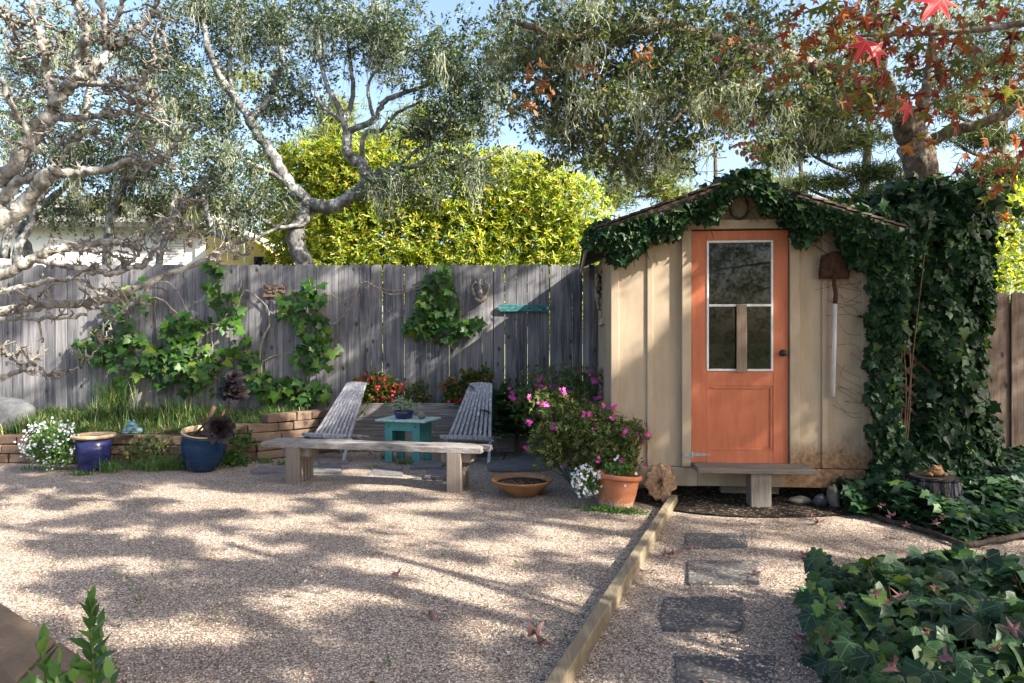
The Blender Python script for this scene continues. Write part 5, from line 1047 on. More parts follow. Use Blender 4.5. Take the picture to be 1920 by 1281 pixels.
pine('yellowish cypress showing between the oak limbs', P(640, 640, 24), P(635, 180, 24), [(P(640, 215, 24), (.9, .6, .6), 60), (P(620, 260, 24), (1.3, .8, .8), 110), (P(700, 265, 24), (.8, .6, .4), 50), (P(650, 320, 24), (1.6, .8, .9), 120)], M_pinelit, .35, 14, .035)
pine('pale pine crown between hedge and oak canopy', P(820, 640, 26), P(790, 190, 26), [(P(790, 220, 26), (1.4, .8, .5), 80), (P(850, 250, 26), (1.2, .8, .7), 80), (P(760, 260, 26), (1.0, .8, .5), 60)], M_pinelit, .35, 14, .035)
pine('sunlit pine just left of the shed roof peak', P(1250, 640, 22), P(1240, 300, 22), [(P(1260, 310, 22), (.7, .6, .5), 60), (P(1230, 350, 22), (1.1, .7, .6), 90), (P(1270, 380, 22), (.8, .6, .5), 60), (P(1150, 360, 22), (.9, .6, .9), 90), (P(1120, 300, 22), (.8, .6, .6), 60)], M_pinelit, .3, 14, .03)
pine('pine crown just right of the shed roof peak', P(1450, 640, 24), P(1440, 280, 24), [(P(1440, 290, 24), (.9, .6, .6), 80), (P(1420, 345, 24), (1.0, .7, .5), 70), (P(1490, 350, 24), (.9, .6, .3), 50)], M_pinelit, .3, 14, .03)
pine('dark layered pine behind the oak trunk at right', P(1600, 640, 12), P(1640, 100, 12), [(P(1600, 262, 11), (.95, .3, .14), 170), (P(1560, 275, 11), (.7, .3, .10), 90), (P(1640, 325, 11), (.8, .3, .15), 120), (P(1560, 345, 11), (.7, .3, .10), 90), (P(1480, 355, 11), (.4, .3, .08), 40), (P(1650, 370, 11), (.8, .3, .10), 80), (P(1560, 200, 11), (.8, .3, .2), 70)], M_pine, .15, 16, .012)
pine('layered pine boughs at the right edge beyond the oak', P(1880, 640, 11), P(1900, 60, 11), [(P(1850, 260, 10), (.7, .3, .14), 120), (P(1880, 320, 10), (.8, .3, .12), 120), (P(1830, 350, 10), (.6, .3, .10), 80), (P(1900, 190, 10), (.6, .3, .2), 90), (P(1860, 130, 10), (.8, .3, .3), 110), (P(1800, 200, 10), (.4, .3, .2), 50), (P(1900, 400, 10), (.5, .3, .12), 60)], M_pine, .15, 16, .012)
for (px_, l_) in ((1343, 'bare dead pine stem against the sky left of the shed peak'), (1503, 'thin bare pine stem against the sky right of the shed peak')):
    t = empty('dead_pine', tuple(P(px_, 640, 28)), l_, 'tree'); b0 = P(px_, 640, 28); m = MB(); m.tube([P(px_, 640, 28)-b0, P(px_, 400, 28)-b0, P(px_-2, 270, 28)-b0], [.14, .1, .08], 7, .1)
    for k in range(9): z = rng.uniform(290, 380); s_ = rng.choice([-1, 1]); m.tube([P(px_, z, 28)-b0, P(px_+s_*rng.uniform(12, 30), z-rng.uniform(-5, 10), 28)-b0], .025, 4)
    m.build('trunk', M_barkdark, t)
def bush(label, c, lobes, mat, size, base=None, tpl=OVAL):
    shrub('leafy_tree', c, lobes, 6, size, tpl, mat, label, 'tree', spread=.08, stems=4)
bush('bright yellow green shrub beyond the brown fence', (6.6, 9.3, 0), [((0, 0, 1.6), (1.2, .7, .7), 330), ((.9, 0, 2.3), (1.0, .7, .6), 260), ((-.4, 0, 2.4), (.8, .6, .6), 200), ((.4, 0, 3.0), (1.0, .6, .5), 160)], M_hedge, .07)
bush('sunlit bush behind the shed roof and oak trunk', (5.6, 11.5, 0), [((-.2, 0, 3.5), (.8, .6, .35), 170), ((-.9, 0, 3.1), (.9, .6, .4), 200), ((.6, 0, 3.0), (.9, .6, .6), 200), ((0, 0, 2.3), (1.3, .6, .8), 220)], M_hedge, .07)
# far tree line as a mass
m = MB(); q = []
for px_, py_, rx_, rz_ in ((-40, 430, 2.4, 2.2), (120, 470, 2.5, 1.6), (560, 420, 2.5, 2.5), (1000, 420, 3, 2.5), (1240, 470, 3, 1.8), (1400, 470, 3, 1.8), (1560, 450, 3, 1.8), (1700, 430, 3, 3), (1900, 400, 3, 3.4)): q.append(ellipsoid(P(px_, py_, 34), (rx_, 1.5, rz_), 420, .4))
q = np.vstack(q); mass(m, q, (.3, .3, .3), 5, .32, RHOMB); tag(m.build('distant_woods', M_brightoak), 'sunlit mass of distant trees beyond the yard', 'trees', kind='stuff')

# ------------------------------------------------------------------ bare gnarled tree at left
def spurs(m, p_, r_, n, L=.10, dens=1.0):
    for i in rng.choice(np.arange(2, len(p_)), n):
        p0 = p_[i]; d_ = rdir(1)[0]; d_[2] = abs(d_[2])*.7+.1; l_ = L*rng.uniform(.4, 1.6)
        a = p0+d_*l_*.5+rng.normal(0, .012, 3); b = a+(d_+rdir(1)[0]*.8)*l_*.5; m.tube([p0, a, b], [.011, .008, .0035], 5, .15)
        for k in range(rng.integers(2, 6)): e = b+rdir(1)[0]*rng.uniform(.015, .05); m.tube([a if k % 2 else b, e], [.006, .002], 4)
bt0 = np.array((-4.6, 4.6, 0.)); bt = empty('bare_tree', tuple(bt0), 'bare gnarled pale barked tree reaching in from the left edge', 'tree'); m = MB(); tw = MB()
BL_ = [([(-500, 900, 4.6), (-420, 600, 4.6), (-250, 420, 4.7), (-120, 420, 4.8), (0, 375, 4.9)], .2, .10),
 ([(-250, 480, 4.7), (-100, 450, 4.7), (0, 415, 4.8), (38, 391, 4.8), (82, 338, 4.8), (112, 318, 4.8)], .13, .06),
 ([(0, 345, 4.9), (20, 320, 4.9), (77, 234, 4.9), (110, 190, 4.9), (140, 152, 4.9), (183, 122, 4.9), (212, 94, 5.), (235, 80, 5.), (276, 35, 5.1), (300, 20, 5.1)], .10, .025),
 ([(140, 152, 4.9), (152, 100, 4.9), (162, 65, 4.8), (150, 23, 4.8), (140, -20, 4.8)], .055, .03), ([(199, 100, 5), (200, 60, 5), (190, 20, 5), (185, -20, 5)], .045, .025), ([(200, 60, 5), (222, 30, 5.1), (228, -20, 5.1)], .03, .018),
 ([(100, 200, 4.9), (92, 140, 4.9), (84, 98, 4.8), (77, 70, 4.8), (62, 35, 4.8), (63, -20, 4.8)], .05, .025), ([(150, 158, 4.9), (210, 159, 4.9), (253, 166, 4.9), (281, 131, 4.9), (290, 103, 4.9), (284, 85, 4.9), (310, 40, 4.9)], .045, .012),
 ([(60, 262, 4.9), (103, 225, 4.9), (164, 220, 4.9), (234, 213, 4.9), (281, 222, 4.9), (311, 234, 4.9)], .055, .010), ([(210, 165, 4.9), (250, 190, 4.9), (290, 198, 4.9), (310, 215, 4.9)], .022, .008),
 ([(0, 376, 4.9), (58, 332, 4.9), (125, 324, 4.9), (175, 321, 4.9), (248, 303, 4.9), (292, 303, 4.9), (322, 280, 4.9), (345, 245, 4.9)], .075, .012), ([(110, 320, 4.9), (120, 290, 4.9), (160, 250, 4.9), (190, 232, 4.9)], .035, .012),
 ([(-120, 560, 5), (0, 515, 5), (58, 490, 5.), (96, 470, 5), (140, 461, 5.1), (204, 455, 5.1), (235, 458, 5.1), (262, 470, 5.1)], .075, .025),
 ([(76, 490, 5), (125, 499, 5.), (181, 510, 5), (210, 512, 5), (240, 502, 5), (271, 499, 5), (290, 461, 5.1), (321, 411, 5.2), (330, 359, 5.3)], .045, .018), ([(225, 505, 5), (255, 480, 5.), (262, 450, 5.), (300, 410, 5.)], .025, .010), ([(321, 411, 5.2), (350, 385, 5.2), (370, 375, 5.2)], .02, .008),
 ([(-100, 590, 5.2), (0, 583, 5.2), (80, 574, 5.2), (150, 568, 5.3), (200, 562, 5.3), (248, 542, 5.4), (310, 516, 5.5), (400, 482, 5.6), (450, 455, 5.7), (500, 436, 5.8), (545, 405, 5.9)], .075, .012),
 ([(-60, 565, 5), (0, 550, 5), (83, 530, 5), (130, 524, 5), (150, 523, 5), (187, 550, 5), (233, 563, 5), (283, 567, 5)], .04, .008), ([(-40, 598, 5.1), (0, 597, 5.1), (100, 597, 5.1), (167, 592, 5.1)], .036, .016), ([(167, 560, 5.1), (200, 590, 5.1), (235, 605, 5.1)], .018, .006),
 ([(0, 145, 4.5), (30, 210, 4.6), (50, 250, 4.7), (70, 290, 4.8)], .03, .03), ([(-30, 740, 4.4), (0, 712, 4.4), (45, 690, 4.4), (60, 682, 4.4), (90, 708, 4.4), (105, 705, 4.4)], .035, .010), ([(40, 692, 4.4), (20, 670, 4.4), (0, 668, 4.4)], .012, .008), ([(105, 706, 4.4), (145, 690, 4.5), (185, 650, 4.5), (205, 615, 4.6)], .007, .004),
 ([(-10, 30, 4.2), (0, 20, 4.2), (18, 38, 4.2), (40, 40, 4.2)], .03, .010), ([(50, 110, 4.8), (20, 105, 4.8), (30, 90, 4.8)], .02, .008), ([(120, 160, 4.9), (60, 130, 4.9), (40, 95, 4.9), (30, 60, 4.9)], .022, .01)]
LL_ = []
for pts_, r0, r1 in BL_:
    p_ = spline(TP(*pts_), 7); p_ = p_+rng.normal(0, .008, p_.shape); r_ = np.linspace(r0*.56, r1*.75, len(p_))*(1+.05*np.sin(np.arange(len(p_))*.9+rng.random()*6)); LL_.append((p_, r_)); m.tube(p_-bt0, r_, 12, .035)
    spurs(tw, p_-bt0, r_, int(4+len(p_)*.30), .09)
tg = np.vstack([ellipsoid(P(a, b, 4.9), (c_, .25, d_), int(n_*.95), .2) for a, b, c_, d_, n_ in ((150, 100, .55, .35, 60), (240, 180, .35, .25, 36), (270, 300, .30, .25, 34), (120, 260, .4, .2, 26), (200, 470, .5, .14, 36), (350, 440, .45, .15, 30), (40, 300, .25, .3, 20), (200, 570, .4, .10, 22), (60, 560, .3, .08, 14), (50, 690, .18, .07, 18), (60, 60, .3, .25, 26), (290, 90, .25, .3, 24), (30, 180, .3, .2, 18), (420, 480, .3, .08, 12))])
for p_, r_ in grow(LL_, tg, .004, .15):
    tw.tube(p_-bt0, np.maximum(r_*1.0, .003), 6, .10)
    if rng.random() < .6: spurs(tw, p_-bt0, r_, 2, .055)
m.build('trunk', M_barkpale, bt, smooth=True); tw.build('twigs', barkmat('twig_bark', (.10, .088, .078), (.33, .30, .265), None, 0, 20), bt, smooth=True)

# ------------------------------------------------------------------ liquidambar: near red leaves, crown above the frame at right
lq0 = np.array((5.2, .6, 0.)); lq = empty('maple_tree', tuple(lq0), 'autumn tree with star shaped red and yellow leaves hanging in at top right', 'tree'); m = MB(); 
LQ = [([(5.2, .6, 0), (5.15, .6, 2), (5.1, .7, 4.2), (5.0, .5, 6.5), (4.9, .4, 8)], .10, .03), ([(5.12, .65, 3.4), (4.2, 1.3, 3.9), (3.1, 2.0, 3.7), (2.3, 2.4, 3.1), (1.75, 2.6, 2.75)], .05, .007), ([(5.12, .65, 3.0), (4.2, 1.5, 3.1), (3.2, 2.3, 2.95), (2.3, 2.9, 2.75), (1.5, 3.1, 2.75)], .045, .006),
      ([(5.12, .65, 2.6), (4.1, 1.5, 2.6), (3.0, 2.3, 2.45), (2.1, 2.8, 2.3)], .04, .005), ([(5.12, .65, 2.3), (4.2, 1.9, 2.3), (3.2, 2.7, 2.15), (2.6, 3.0, 2.0)], .04, .005)]
LQL = []
for pts_, r0, r1 in LQ: p_ = spline(pts_, 7); r_ = np.linspace(r0, r1, len(p_)); LQL.append((p_, r_)); m.tube(p_-lq0, r_, 9, .04)
lv = []
for (px_, py_, Y_, s_) in [(1470, 60, 2.8, .10), (1530, 70, 2.8, .11), (1560, 40, 2.7, .11), (1600, 90, 2.6, .12), (1650, 60, 2.4, .13), (1640, 100, 2.4, .12), (1680, 20, 2.4, .12), (1590, 20, 2.5, .11), (1540, 10, 2.6, .11), (1790, 70, 2.3, .11), (1770, 130, 2.4, .11), (1800, 110, 2.4, .11), (1580, 160, 2.6, .09), (1600, 175, 2.5, .1), (1620, 200, 2.6, .11), (1650, 190, 2.5, .09), (1690, 190, 2.4, .10), (1730, 210, 2.4, .11), (1780, 205, 2.4, .10), (1855, 195, 2.2, .10), (1835, 200, 2.3, .10), (1880, 170, 2.2, .12), (1900, 150, 2.2, .12), (1770, 145, 2.4, .10), (1455, 145, 2.8, .09), (1475, 140, 2.8, .09), (1440, 148, 2.8, .08), (1590, 60, 2.5, .11), (1660, 130, 2.4, .11), (1700, 60, 2.3, .1), (1720, 130, 2.4, .1), (1840, 330, 2.6, .10), (1860, 360, 2.6, .10), (1870, 345, 2.5, .11), (1905, 320, 2.4, .11), (1910, 290, 2.4, .10), (1880, 400, 2.7, .09), (1900, 260, 2.3, .1), (1410, 60, 3.0, .09), (1510, 100, 2.8, .10), (1850, 30, 2.3, .10), (1900, 60, 2.3, .11), (1740, 10, 2.3, .1), (1500, 20, 2.8, .09), (1860, 110, 2.4, .09), (1620, 30, 2.4, .12), (1655, 150, 2.5, .1), (1560, 120, 2.6, .1), (1915, 200, 2.2, .11), (1895, 345, 2.5, .1)]:
    p = P(px_, py_, Y_); lv.append((p, s_))
# add clustered companions
ex = [(p+rng.normal(0, .08, 3)*np.array((1.2, 1, .9)), s_*rng.uniform(.6, .95)) for p, s_ in lv for _ in range(8) if p[2] > 2.0 and rng.random() < .75]; lv2 = lv+ex
q = np.array([a for a, _ in lv2])-lq0; n = len(q); A = np.tile((0, 0, -1.), (n, 1))+rng.normal(0, .55, (n, 3)); cr = MB(); cr.leaves(q, A, np.tile((0., -1., .1), (n, 1))+rng.normal(0, .55, (n, 3)), np.array([b for _, b in lv2])*.44, STAR2)
# petioles and twigs to the nearest limb
low = [l for l in LQL[1:]]
for p_, r_ in grow(low, np.array([a for a, _ in lv2])+np.array((0, 0, .05)), .0016, .12): m.tube(p_-lq0, r_, 5, cap=False)
big = P(1745, 40, 1.75)-lq0; rd = MB(); rd.leaves(np.array([big+np.array((.03, 0, .06))]), np.array([(-.55, -.2, -.55)]), np.array([(-.1, -1., .35)]), .078, STAR); 
rd.leaves(np.array([P(1625, 75, 2.2)-lq0, P(1640, 85, 2.25)-lq0, P(1700, 190, 2.3)-lq0]), np.array([(-.4, 0, -.8), (.3, 0, -.9), (0, 0, -1.)]), np.array([(0, -1., .2), (.3, -1., .1), (.6, -1., 0)]), .07, STAR)
rd.build('scarlet_leaves', M_redleaf, lq)
m.tube(spline([big+np.array((.03, 0, .06)), big+np.array((.12, .05, .09)), P(1790, -30, 2.3)-lq0], 4), .0016, 5)

# ------------------------------------------------------------------ shade crowns (above and right of the frame), thinned where the photo is sunlit
def vnoise(x, y, sc, seed):
    g_ = np.random.default_rng(seed).random((64, 64)); u, v = x/sc+31.3, y/sc+17.7; i, j = np.floor(u).astype(int), np.floor(v).astype(int); fu, fv = u-i, v-j; fu = fu*fu*(3-2*fu); fv = fv*fv*(3-2*fv); i %= 63; j %= 63
    return (g_[i, j]*(1-fu)+g_[i+1, j]*fu)*(1-fv)+(g_[i, j+1]*(1-fu)+g_[i+1, j+1]*fu)*fv
def gshadow(q): t = q[:, 2]/SUN[2]; return q[:, 0]-SUN[0]*t, q[:, 1]-SUN[1]*t
def litfrac(gx_, gy_):
    f = np.full(len(gx_), .72)
    def rg(x0, x1, y0, y1, v): f[(gx_ > x0) & (gx_ < x1) & (gy_ > y0) & (gy_ < y1)] = v
    rg(-12, 8, -3, 3.5, .57); rg(-12, 8, 3.5, 6.2, .76)
    rg(-9.5, -3.6, 5.6, 8.0, .72)      # bare tree
    rg(-3.6, .0, 5.9, 8.2, .60); rg(-4.6, -1.4, 5.9, 7.6, .86)
    rg(-9, -2.2, 8.0, 9.3, .86)      # bed, lower fence
    rg(-2.2, 1.5, 8.0, 9.6, .22)
    rg(-12, -5.5, 9.1, 10.6, .60)
    rg(-5.5, -2.6, 9.1, 10.6, .76)
    rg(-2.6, 1, 9.4, 10.6, .84)
    rg(-.2, 6, 5.5, 9.5, .06)          # shed front, ivy column
    rg(-1.35, -.35, 6.3, 7.2, .75)     # streaks on the shed's left wall
    rg(1.0, 4, 1.2, 4.2, .52); rg(1.0, 4.5, 4.2, 5.6, .45); rg(-3, -.8, 6.4, 6.95, .5)
    f[gy_ > 10.6] = 1.0
    return f
def keepfn(q):
    gx_, gy_ = gshadow(q); nz = .52*vnoise(gx_*.62, gy_, .23, 3)+.48*vnoise(gx_*.8, gy_, .12, 5)
    n2_ = .8*vnoise(gx_, gy_*.26, .34, 9)+.2*vnoise(gx_, gy_*.4, .14, 12); st_ = (gy_ > 8.9) | ((gx_ > -1.5) & (gx_ < -.2) & (gy_ > 6.2) & (gy_ < 7.3)); nz = np.where(st_, n2_, nz)
    rr_ = np.random.default_rng(1); ax, ay = rr_.uniform(-9, 5, 6000), rr_.uniform(1, 11, 6000)
    ref1 = np.sort(.52*vnoise(ax*.62, ay, .23, 3)+.48*vnoise(ax*.8, ay, .12, 5)); ref2 = np.sort(.8*vnoise(ax, ay*.26, .34, 9)+.2*vnoise(ax, ay*.4, .14, 12))
    r_ = np.where(st_, np.searchsorted(ref2, nz), np.searchsorted(ref1, nz))/6000.
    infr = (q[:, 1] > .3) & (np.abs(q[:, 0]) < .80*q[:, 1]+.5) & (q[:, 2] < CAMZ+.535*q[:, 1]+.45)
    return (r_ > litfrac(gx_, gy_)) & ~infr
def crownpts(n, box):
    q = np.stack([rng.uniform(*box[0:2], n), rng.uniform(*box[2:4], n), rng.uniform(*box[4:6], n)], -1); return q[keepfn(q)]
def shadecrown(m, q, base, size, tpl, k=9, sp=.10):
    mass(m, q-base, (sp,)*3, k, size, tpl, .2)
q1 = crownpts(9000, (1.0, 8.0, -4.5, 3.6, 4.6, 7.2)); gx_, gy_ = gshadow(q1)
shadecrown(cr, q1, lq0, .085, MAPLE, 7, .045)  # unseen upper leaves, kept only where their shadow should fall
sub = q1[rng.choice(len(q1), 130, replace=False)]
for p_, r_ in grow([LQL[0]], sub, .0025, .06): m.tube(p_-lq0, r_, 5, cap=False)
m.build('trunk', M_barktrunk, lq, smooth=True); cr.build('crown', M_liquid, lq)
q_ = crownpts(9000, (-1.5, 6.0, 3.2, 7.6, 5.0, 8.6)); c_ = MB(); shadecrown(c_, q_, o2, .07, OVAL, 13, .09); c_.build('added_shade_crown', M_oakleaf, rt)  # unseen crown added above the frame to shade the fence
m_ = MB(); up_ = (spline([P(1700, -40, 6.5), (3.6, 6.0, 6.2), (3.0, 5.6, 7.8)], 6), np.linspace(.06, .02, 13)); m_.tube(up_[0]-o2, up_[1], 8)
for a, b in grow([up_], q_[rng.choice(len(q_), min(150, len(q_)), replace=False)], .003, .06): m_.tube(a-o2, b, 5, cap=False)
m_.build('shade_crown_limbs', M_barktrunk, rt)
def shadetree(name, label, base, box, n, mat, size, tpl, k, trunk_top):
    base = np.array(base, float); t = empty(name, tuple(base), label, 'tree'); q = crownpts(n, box); c_ = MB(); shadecrown(c_, q, base, size, tpl, k, .07); m = MB(); p_ = spline([base, base+np.array((.2, .1, 2.5)), np.array(trunk_top)], 6); r_ = np.linspace(.22, .08, len(p_)); m.tube(p_-base, r_, 10, .05)
    for a, b in grow([(p_, r_)], q[rng.choice(len(q), min(160, len(q)), replace=False)], .003, .06): m.tube(a-base, b*1.2, 5, cap=False)
    m.build('trunk', M_barkoak, t, smooth=True); c_.build('crown', mat, t)
shadetree('offframe_live_oak', 'unseen live oak right of the garden, crown shaped to dapple the gravel', (9.5, .2, 0), (5.5, 14.5, -3.5, 6.5, 4.0, 8.6), 12000, M_oakleaf, .07, OVAL, 13, (9.3, .4, 7))  # out of view, leaf clusters picked by where their shade lands
shadetree('offframe_live_oak', 'unseen live oak behind the viewer, crown shaped to dapple the path', (7.0, -6.0, 0), (-1.0, 12.5, -9.5, -2.5, 2.6, 7.8), 12000, M_oakleaf, .07, OVAL, 13, (6.9, -5.8, 6.5))  # also unseen, crown shaped by the dapples it has to cast

shadetree('offframe_live_oak', 'dense live oak thicket behind the viewer mirrored in the door glass', (.5, -9, 0), (-5.0, 5.5, -11.0, -7.5, .3, 5.2), 9000, M_oakleaf, .09, OVAL, 10, (.5, -8.8, 5))
# ------------------------------------------------------------------ neighbour's house
hs = empty('neighbour_house', (-9, 15, 0), 'white and yellow house seen over the fence behind the bare tree', 'house')
M_wh = plain('white_stucco', (.80, .78, .74), .8, .2, .08, 3, .1); M_yl = plain('yellow_stucco', (.80, .60, .24), .8, .2, .1, 3, .1); M_dk = plain('grey_shingle', (.22, .21, .2), .9, .1, .3, 20, .4)
def hp(px_, py_, Y_=15.): p = P(px_, py_, Y_); return p-np.array((-9, 15, 0))
a, b = hp(-150, 500), hp(408, 418)
m = MB(); m.box((a[0], 0, 0), (b[0], 4, b[2])); m.build('wall', M_wh, hs)
m = MB(); m.add([(a[0]-.3, -.4, b[2]-.05), (b[0]+.2, -.4, b[2]-.05), (b[0]+.2, 2, b[2]+1.0), (a[0]-.3, 2, b[2]+1.0)], [(0,1,2,3)]); ro = m.build('roof', M_dk, hs); ro.modifiers.new('s', 'SOLIDIFY').thickness = .1
c_, d_ = hp(408, 500), hp(530, 445)
m = MB(); ap = hp(450, 428); m.prism([(c_[0]+.01, 0), (d_[0], 0), (d_[0], hp(0, 482)[2]), (ap[0], ap[2]), (c_[0]+.01, hp(0, 452)[2])], -.6, 3); m.build('gable_wall', M_yl, hs)
m = MB(); m.beam((ap[0]-.15, -.9, ap[2]+.06), (d_[0]+.25, -.9, hp(0, 478)[2]-.02), .5, .10); m.build('gable_fascia', M_wh, hs)
wv = MB(); e = hp(308, 497); g_ = hp(345, 452)
for k in range(9): z = e[2]+(g_[2]-e[2])*k/9; wv.box((e[0], -.06, z), (g_[0], -.02, z+.045))
sh_ = wv.build('louvred_shutter', M_wh, hs); m = MB(); m.box((e[0]-.02, -.018, e[2]-.4), (g_[0]+.02, -.004, g_[2])); m.build('shutter_backing', M_dk, sh_)
m = MB(); e = hp(478, 500, 14.4); g_ = hp(515, 482, 14.4); m.box((e[0], -.66, e[2]-.5), (g_[0], -.605, g_[2])); m.build('window', M_glass, hs)
m = MB(); e = hp(368, 500); g_ = hp(400, 445); m.box((e[0], -.05, e[2]-.5), (g_[0], -.01, g_[2])); m.build('trim_panel', M_wh, hs)

# ------------------------------------------------------------------ near left block wall cap and plant
cap = empty('low_block_wall', (-1.6, 2.3, 0), 'brown capped block wall corner in the lower left', 'wall'); bo = np.array((-1.6, 2.3, 0))
A0, A1 = P(-120, 1050, 2.95), P(245, 1288, 1.93); zt_ = .395
a0 = Gp(-130, 1040, zt_); a1 = Gp(243, 1288, zt_); b0 = Gp(-60, 1188, zt_); b1 = Gp(70, 1320, zt_)
def lerp(a, b, t): return a*(1-t)+b*t
ks = [0, .42, .74, 1.15]
M_cap = brickmat('brown_cap_stone', ((.12, .08, .055), (.21, .145, .095), (.29, .21, .145)))
for i in range(3):
    s0, s1 = ks[i]+.004, ks[i+1]-.004; f0, f1 = lerp(a0, a1, s0), lerp(a0, a1, s1); g0, g1 = lerp(b0, b1, s0), lerp(b0, b1, s1)
    top = np.array([f0, f1, g1, g0]); bot = top-np.array((0, 0, .085)); m = MB(); m.add(np.vstack([bot, top])-bo, [(3,2,1,0),(4,5,6,7),(0,1,5,4),(1,2,6,5),(2,3,7,6),(3,0,4,7)]); m.build('cap_stone', M_cap, cap, bev=.012)
    cc = top.mean(0); t2 = (top-cc)*np.array((.93, .93, 1))+cc
    for r_ in range(3):
        zz0 = zt_-.088-(r_+1)*.10; V = np.vstack([np.c_[t2[:, :2], np.full(4, zz0)], np.c_[t2[:, :2], np.full(4, zz0+.095)]]); m = MB(); m.add(V-bo, [(3,2,1,0),(4,5,6,7),(0,1,5,4),(1,2,6,5),(2,3,7,6),(3,0,4,7)]); m.build('block', M_brick, cap, bev=.008)
nb = np.array((-.98, 1.62, .0)); npz = empty('leafy_sprout', tuple(nb), 'fresh green leafy plant rising in front of the brown wall cap', 'plant'); m = MB(); sm = MB()
for (tx, ty, by, k, s_) in [(170, 1135, 1.62, 38, .048), (78, 1215, 1.60, 20, .052), (105, 1255, 1.58, 12, .05), (205, 1275, 1.55, 10, .055), (190, 1180, 1.66, 20, .046), (140, 1262, 1.6, 12, .05), (60, 1290, 1.55, 8, .05)]:
    top = P(tx, ty, by)-nb; bot = np.array((top[0]*.6-.02, 0, .2)); pth = spline([bot, (bot+top)/2+rng.normal(0, .012, 3), top], 8); sm.tube(pth, np.linspace(.006, .003, len(pth)), 6)
    tt = np.linspace(.35, 1, k); ctrp = np.stack([np.interp(tt, np.linspace(0, 1, len(pth)), pth[:, j]) for j in range(3)], -1); a = np.arange(k)*2.4; e = np.interp(tt, [0, .8, 1], [.25, .7, 1.4]); D_ = np.stack([np.cos(a)*np.cos(e), np.sin(a)*np.cos(e), np.sin(e)], -1)
    m.leaves(ctrp, D_, np.tile((0, 0, 1.), (k, 1))-D_*.3+rng.normal(0, .15, (k, 3)), s_*np.interp(tt, [0, .6, 1], [1.25, 1.1, .8])*rng.uniform(.85, 1.15, k), (OVAL[0]*np.array((1.25, 1.25, 2.0)), OVAL[1]))
m.build('foliage', M_sprout, npz, smooth=True); sm.build('stem', M_stem, npz)

m = MB(); n = 520; yy = 2.4+rng.random(n)**1.3*4.6; xx = (rng.random(n)*2-1)*.78*yy; ok = (xx < 1.5+.0*yy); xx, yy = xx[ok], yy[ok]; q = np.stack([xx, yy, rng.uniform(.004, .014, len(xx))], -1); a = rng.random(len(xx))*6.3
m.leaves(q, np.stack([np.cos(a), np.sin(a), rng.normal(0, .2, len(xx))], -1), np.tile((0, 0, 1.), (len(xx), 1))+rng.normal(0, .4, (len(xx), 3)), rng.uniform(.010, .032, len(xx)), OVAL)
for i in range(60):
    p0 = np.array((rng.uniform(-3, 1.4), rng.uniform(2.8, 6.3), .012)); e = rdir(1)[0]*rng.uniform(.02, .08); e[2] = abs(e[2])*.1; m.tube([p0, p0+e*.5, p0+e], .0014, 4)
tag(m.build('leaf_litter', leafmat('litter', [(0, (.05, .03, .02)), (.6, (.16, .085, .045)), (1, (.30, .19, .10))], .8, 0)), 'small brown leaf litter and twigs scattered on the gravel', 'leaf litter', kind='stuff')
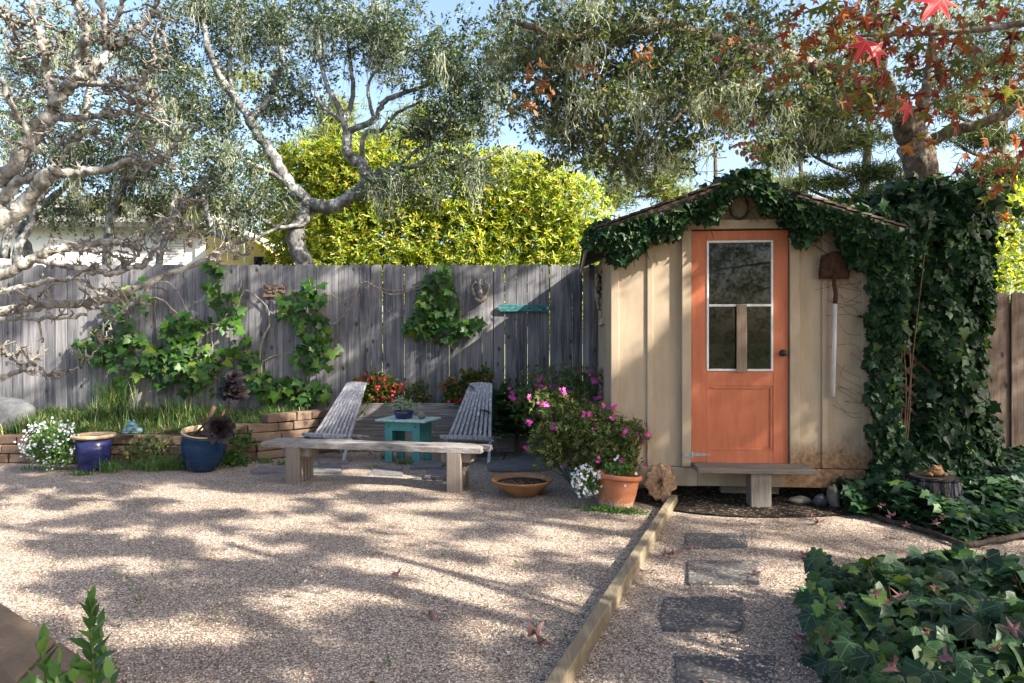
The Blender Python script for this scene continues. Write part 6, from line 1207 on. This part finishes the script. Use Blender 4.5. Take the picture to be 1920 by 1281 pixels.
# ------------------------------------------------------------------ fallen leaves
fl_spots = [(1002, 1205, 'gravel'), (1265, 1045, 'path'), (1250, 1047, 'path'), (1510, 1050, 'path'), (1512, 1100, 'path'), (1500, 1205, 'path'), (1512, 1210, 'path'), (1498, 1228, 'path'), (1535, 985, 'path'), (1520, 975, 'path'), (1660, 1012, 'path'), (1672, 1016, 'path'), (1418, 1080, 'path'), (745, 1083, 'gravel'), (808, 1163, 'gravel'), (1290, 1030, 'path'), (1005, 855, 'gravel')]
base_leaf = None
for i, (px_, py_, w_) in enumerate(fl_spots):
    g0 = Gp(px_, py_); g0[2] = .018
    if base_leaf is None:
        m = MB(); tv, tfc = STAR; tv = tv.copy(); tv[:, 2] += .95*np.abs(tv[:, 0])**1.4+.25*np.sin(tv[:, 1]*6+tv[:, 0]*3)+.5*np.maximum(tv[:, 1]-.5, 0)**2; m.add(tv*.10-np.array((0, .03, 0)), tfc, uv=tv[:, :2]); o = m.build('fallen_leaf', M_fallen, smooth=True); base_leaf = o; o['category'] = 'leaf'
    else: o = base_leaf.copy(); C.objects.link(o)
    o.location = g0; s_ = rng.uniform(.3, .6) if i else .9; o.scale = (s_,)*3; o.rotation_euler = (rng.normal(0, .25), rng.normal(0, .25), rng.random()*6.3)
    o['label'] = ['largest star shaped fallen leaf alone on the near open gravel court', 'reddish fallen leaf on the path left of the second paver', 'left one of two touching leaves between timber edging and second paver', 'fallen leaf on gravel right of the second paver', 'fallen leaf near the ivy bed edge between second and third pavers',
        'upper left leaf of a trio beside the ivy bed edge', 'right hand leaf of a trio beside the ivy bed edge', 'nearest leaf of a trio beside the ivy bed edge', 'right leaf of a pair on the path below the rocks', 'left leaf of a pair on the path below the rocks', 'left leaf of a pair on gravel between bark edging and ivy bed', 'right leaf of a pair on gravel between bark edging and ivy bed', 'brown leaf lying on the right end of the second paver',
        'small brown leaf on the middle of the open gravel court', 'small brown leaf on the gravel court nearer than the middle', 'fallen leaf above the left corner of the second paver', 'fallen leaf between slate slabs near the azalea bush'][i]
    o['group'] = 'fallen leaves on the gravel court' if w_ == 'gravel' else 'fallen leaves on the gravel path'
for i, (px_, py_) in enumerate([(1578, 1135), (1640, 1115), (1690, 1120), (1665, 1130), (1735, 1190), (1775, 1235), (1680, 1250), (1850, 1135), (1848, 1050), (1870, 1218), (1900, 1180), (1755, 1105)]):
    z_ = .375; g0 = Gp(px_, py_, z_); o = base_leaf.copy(); C.objects.link(o); o.location = g0; s_ = rng.uniform(.25, .5); o.scale = (s_,)*3; o.rotation_euler = (rng.normal(.3, .5), rng.normal(0, .5), rng.random()*6.3)
    o['label'] = 'curled pinkish leaf on the ivy bed, '+['near its left edge', 'farthest of three close together', 'middle one of three close together', 'lowest of three close together', 'at the centre of the visible bed', 'below the central leaf', 'nearest the bottom of the frame', 'right of centre, upper', 'near the far edge at right', 'lower right part', 'at the right frame edge', 'just right of the group of three'][i]; o['group'] = 'fallen leaves on the ivy bed'
for i, (px_, py_) in enumerate([(1843, 890), (1672, 968), (1755, 980), (1770, 972), (1700, 985), (1655, 950)]):
    g0 = Gp(px_, py_, .17); o = base_leaf.copy(); C.objects.link(o); o.location = g0; s_ = rng.uniform(.35, .55); o.scale = (s_,)*3; o.rotation_euler = (1.0+rng.normal(0, .4), rng.normal(0, .5), rng.random()*6.3)
    o['label'] = 'pink fallen leaf on the ivy carpet '+['right of the black stump', 'left of the stump near the bark edging', 'right one of the close pair below the stump', 'rightmost of the close group below the stump', 'just left of the pair below the stump', 'farthest left by the bark edging'][i]; o['group'] = 'fallen leaves on the ivy carpet'
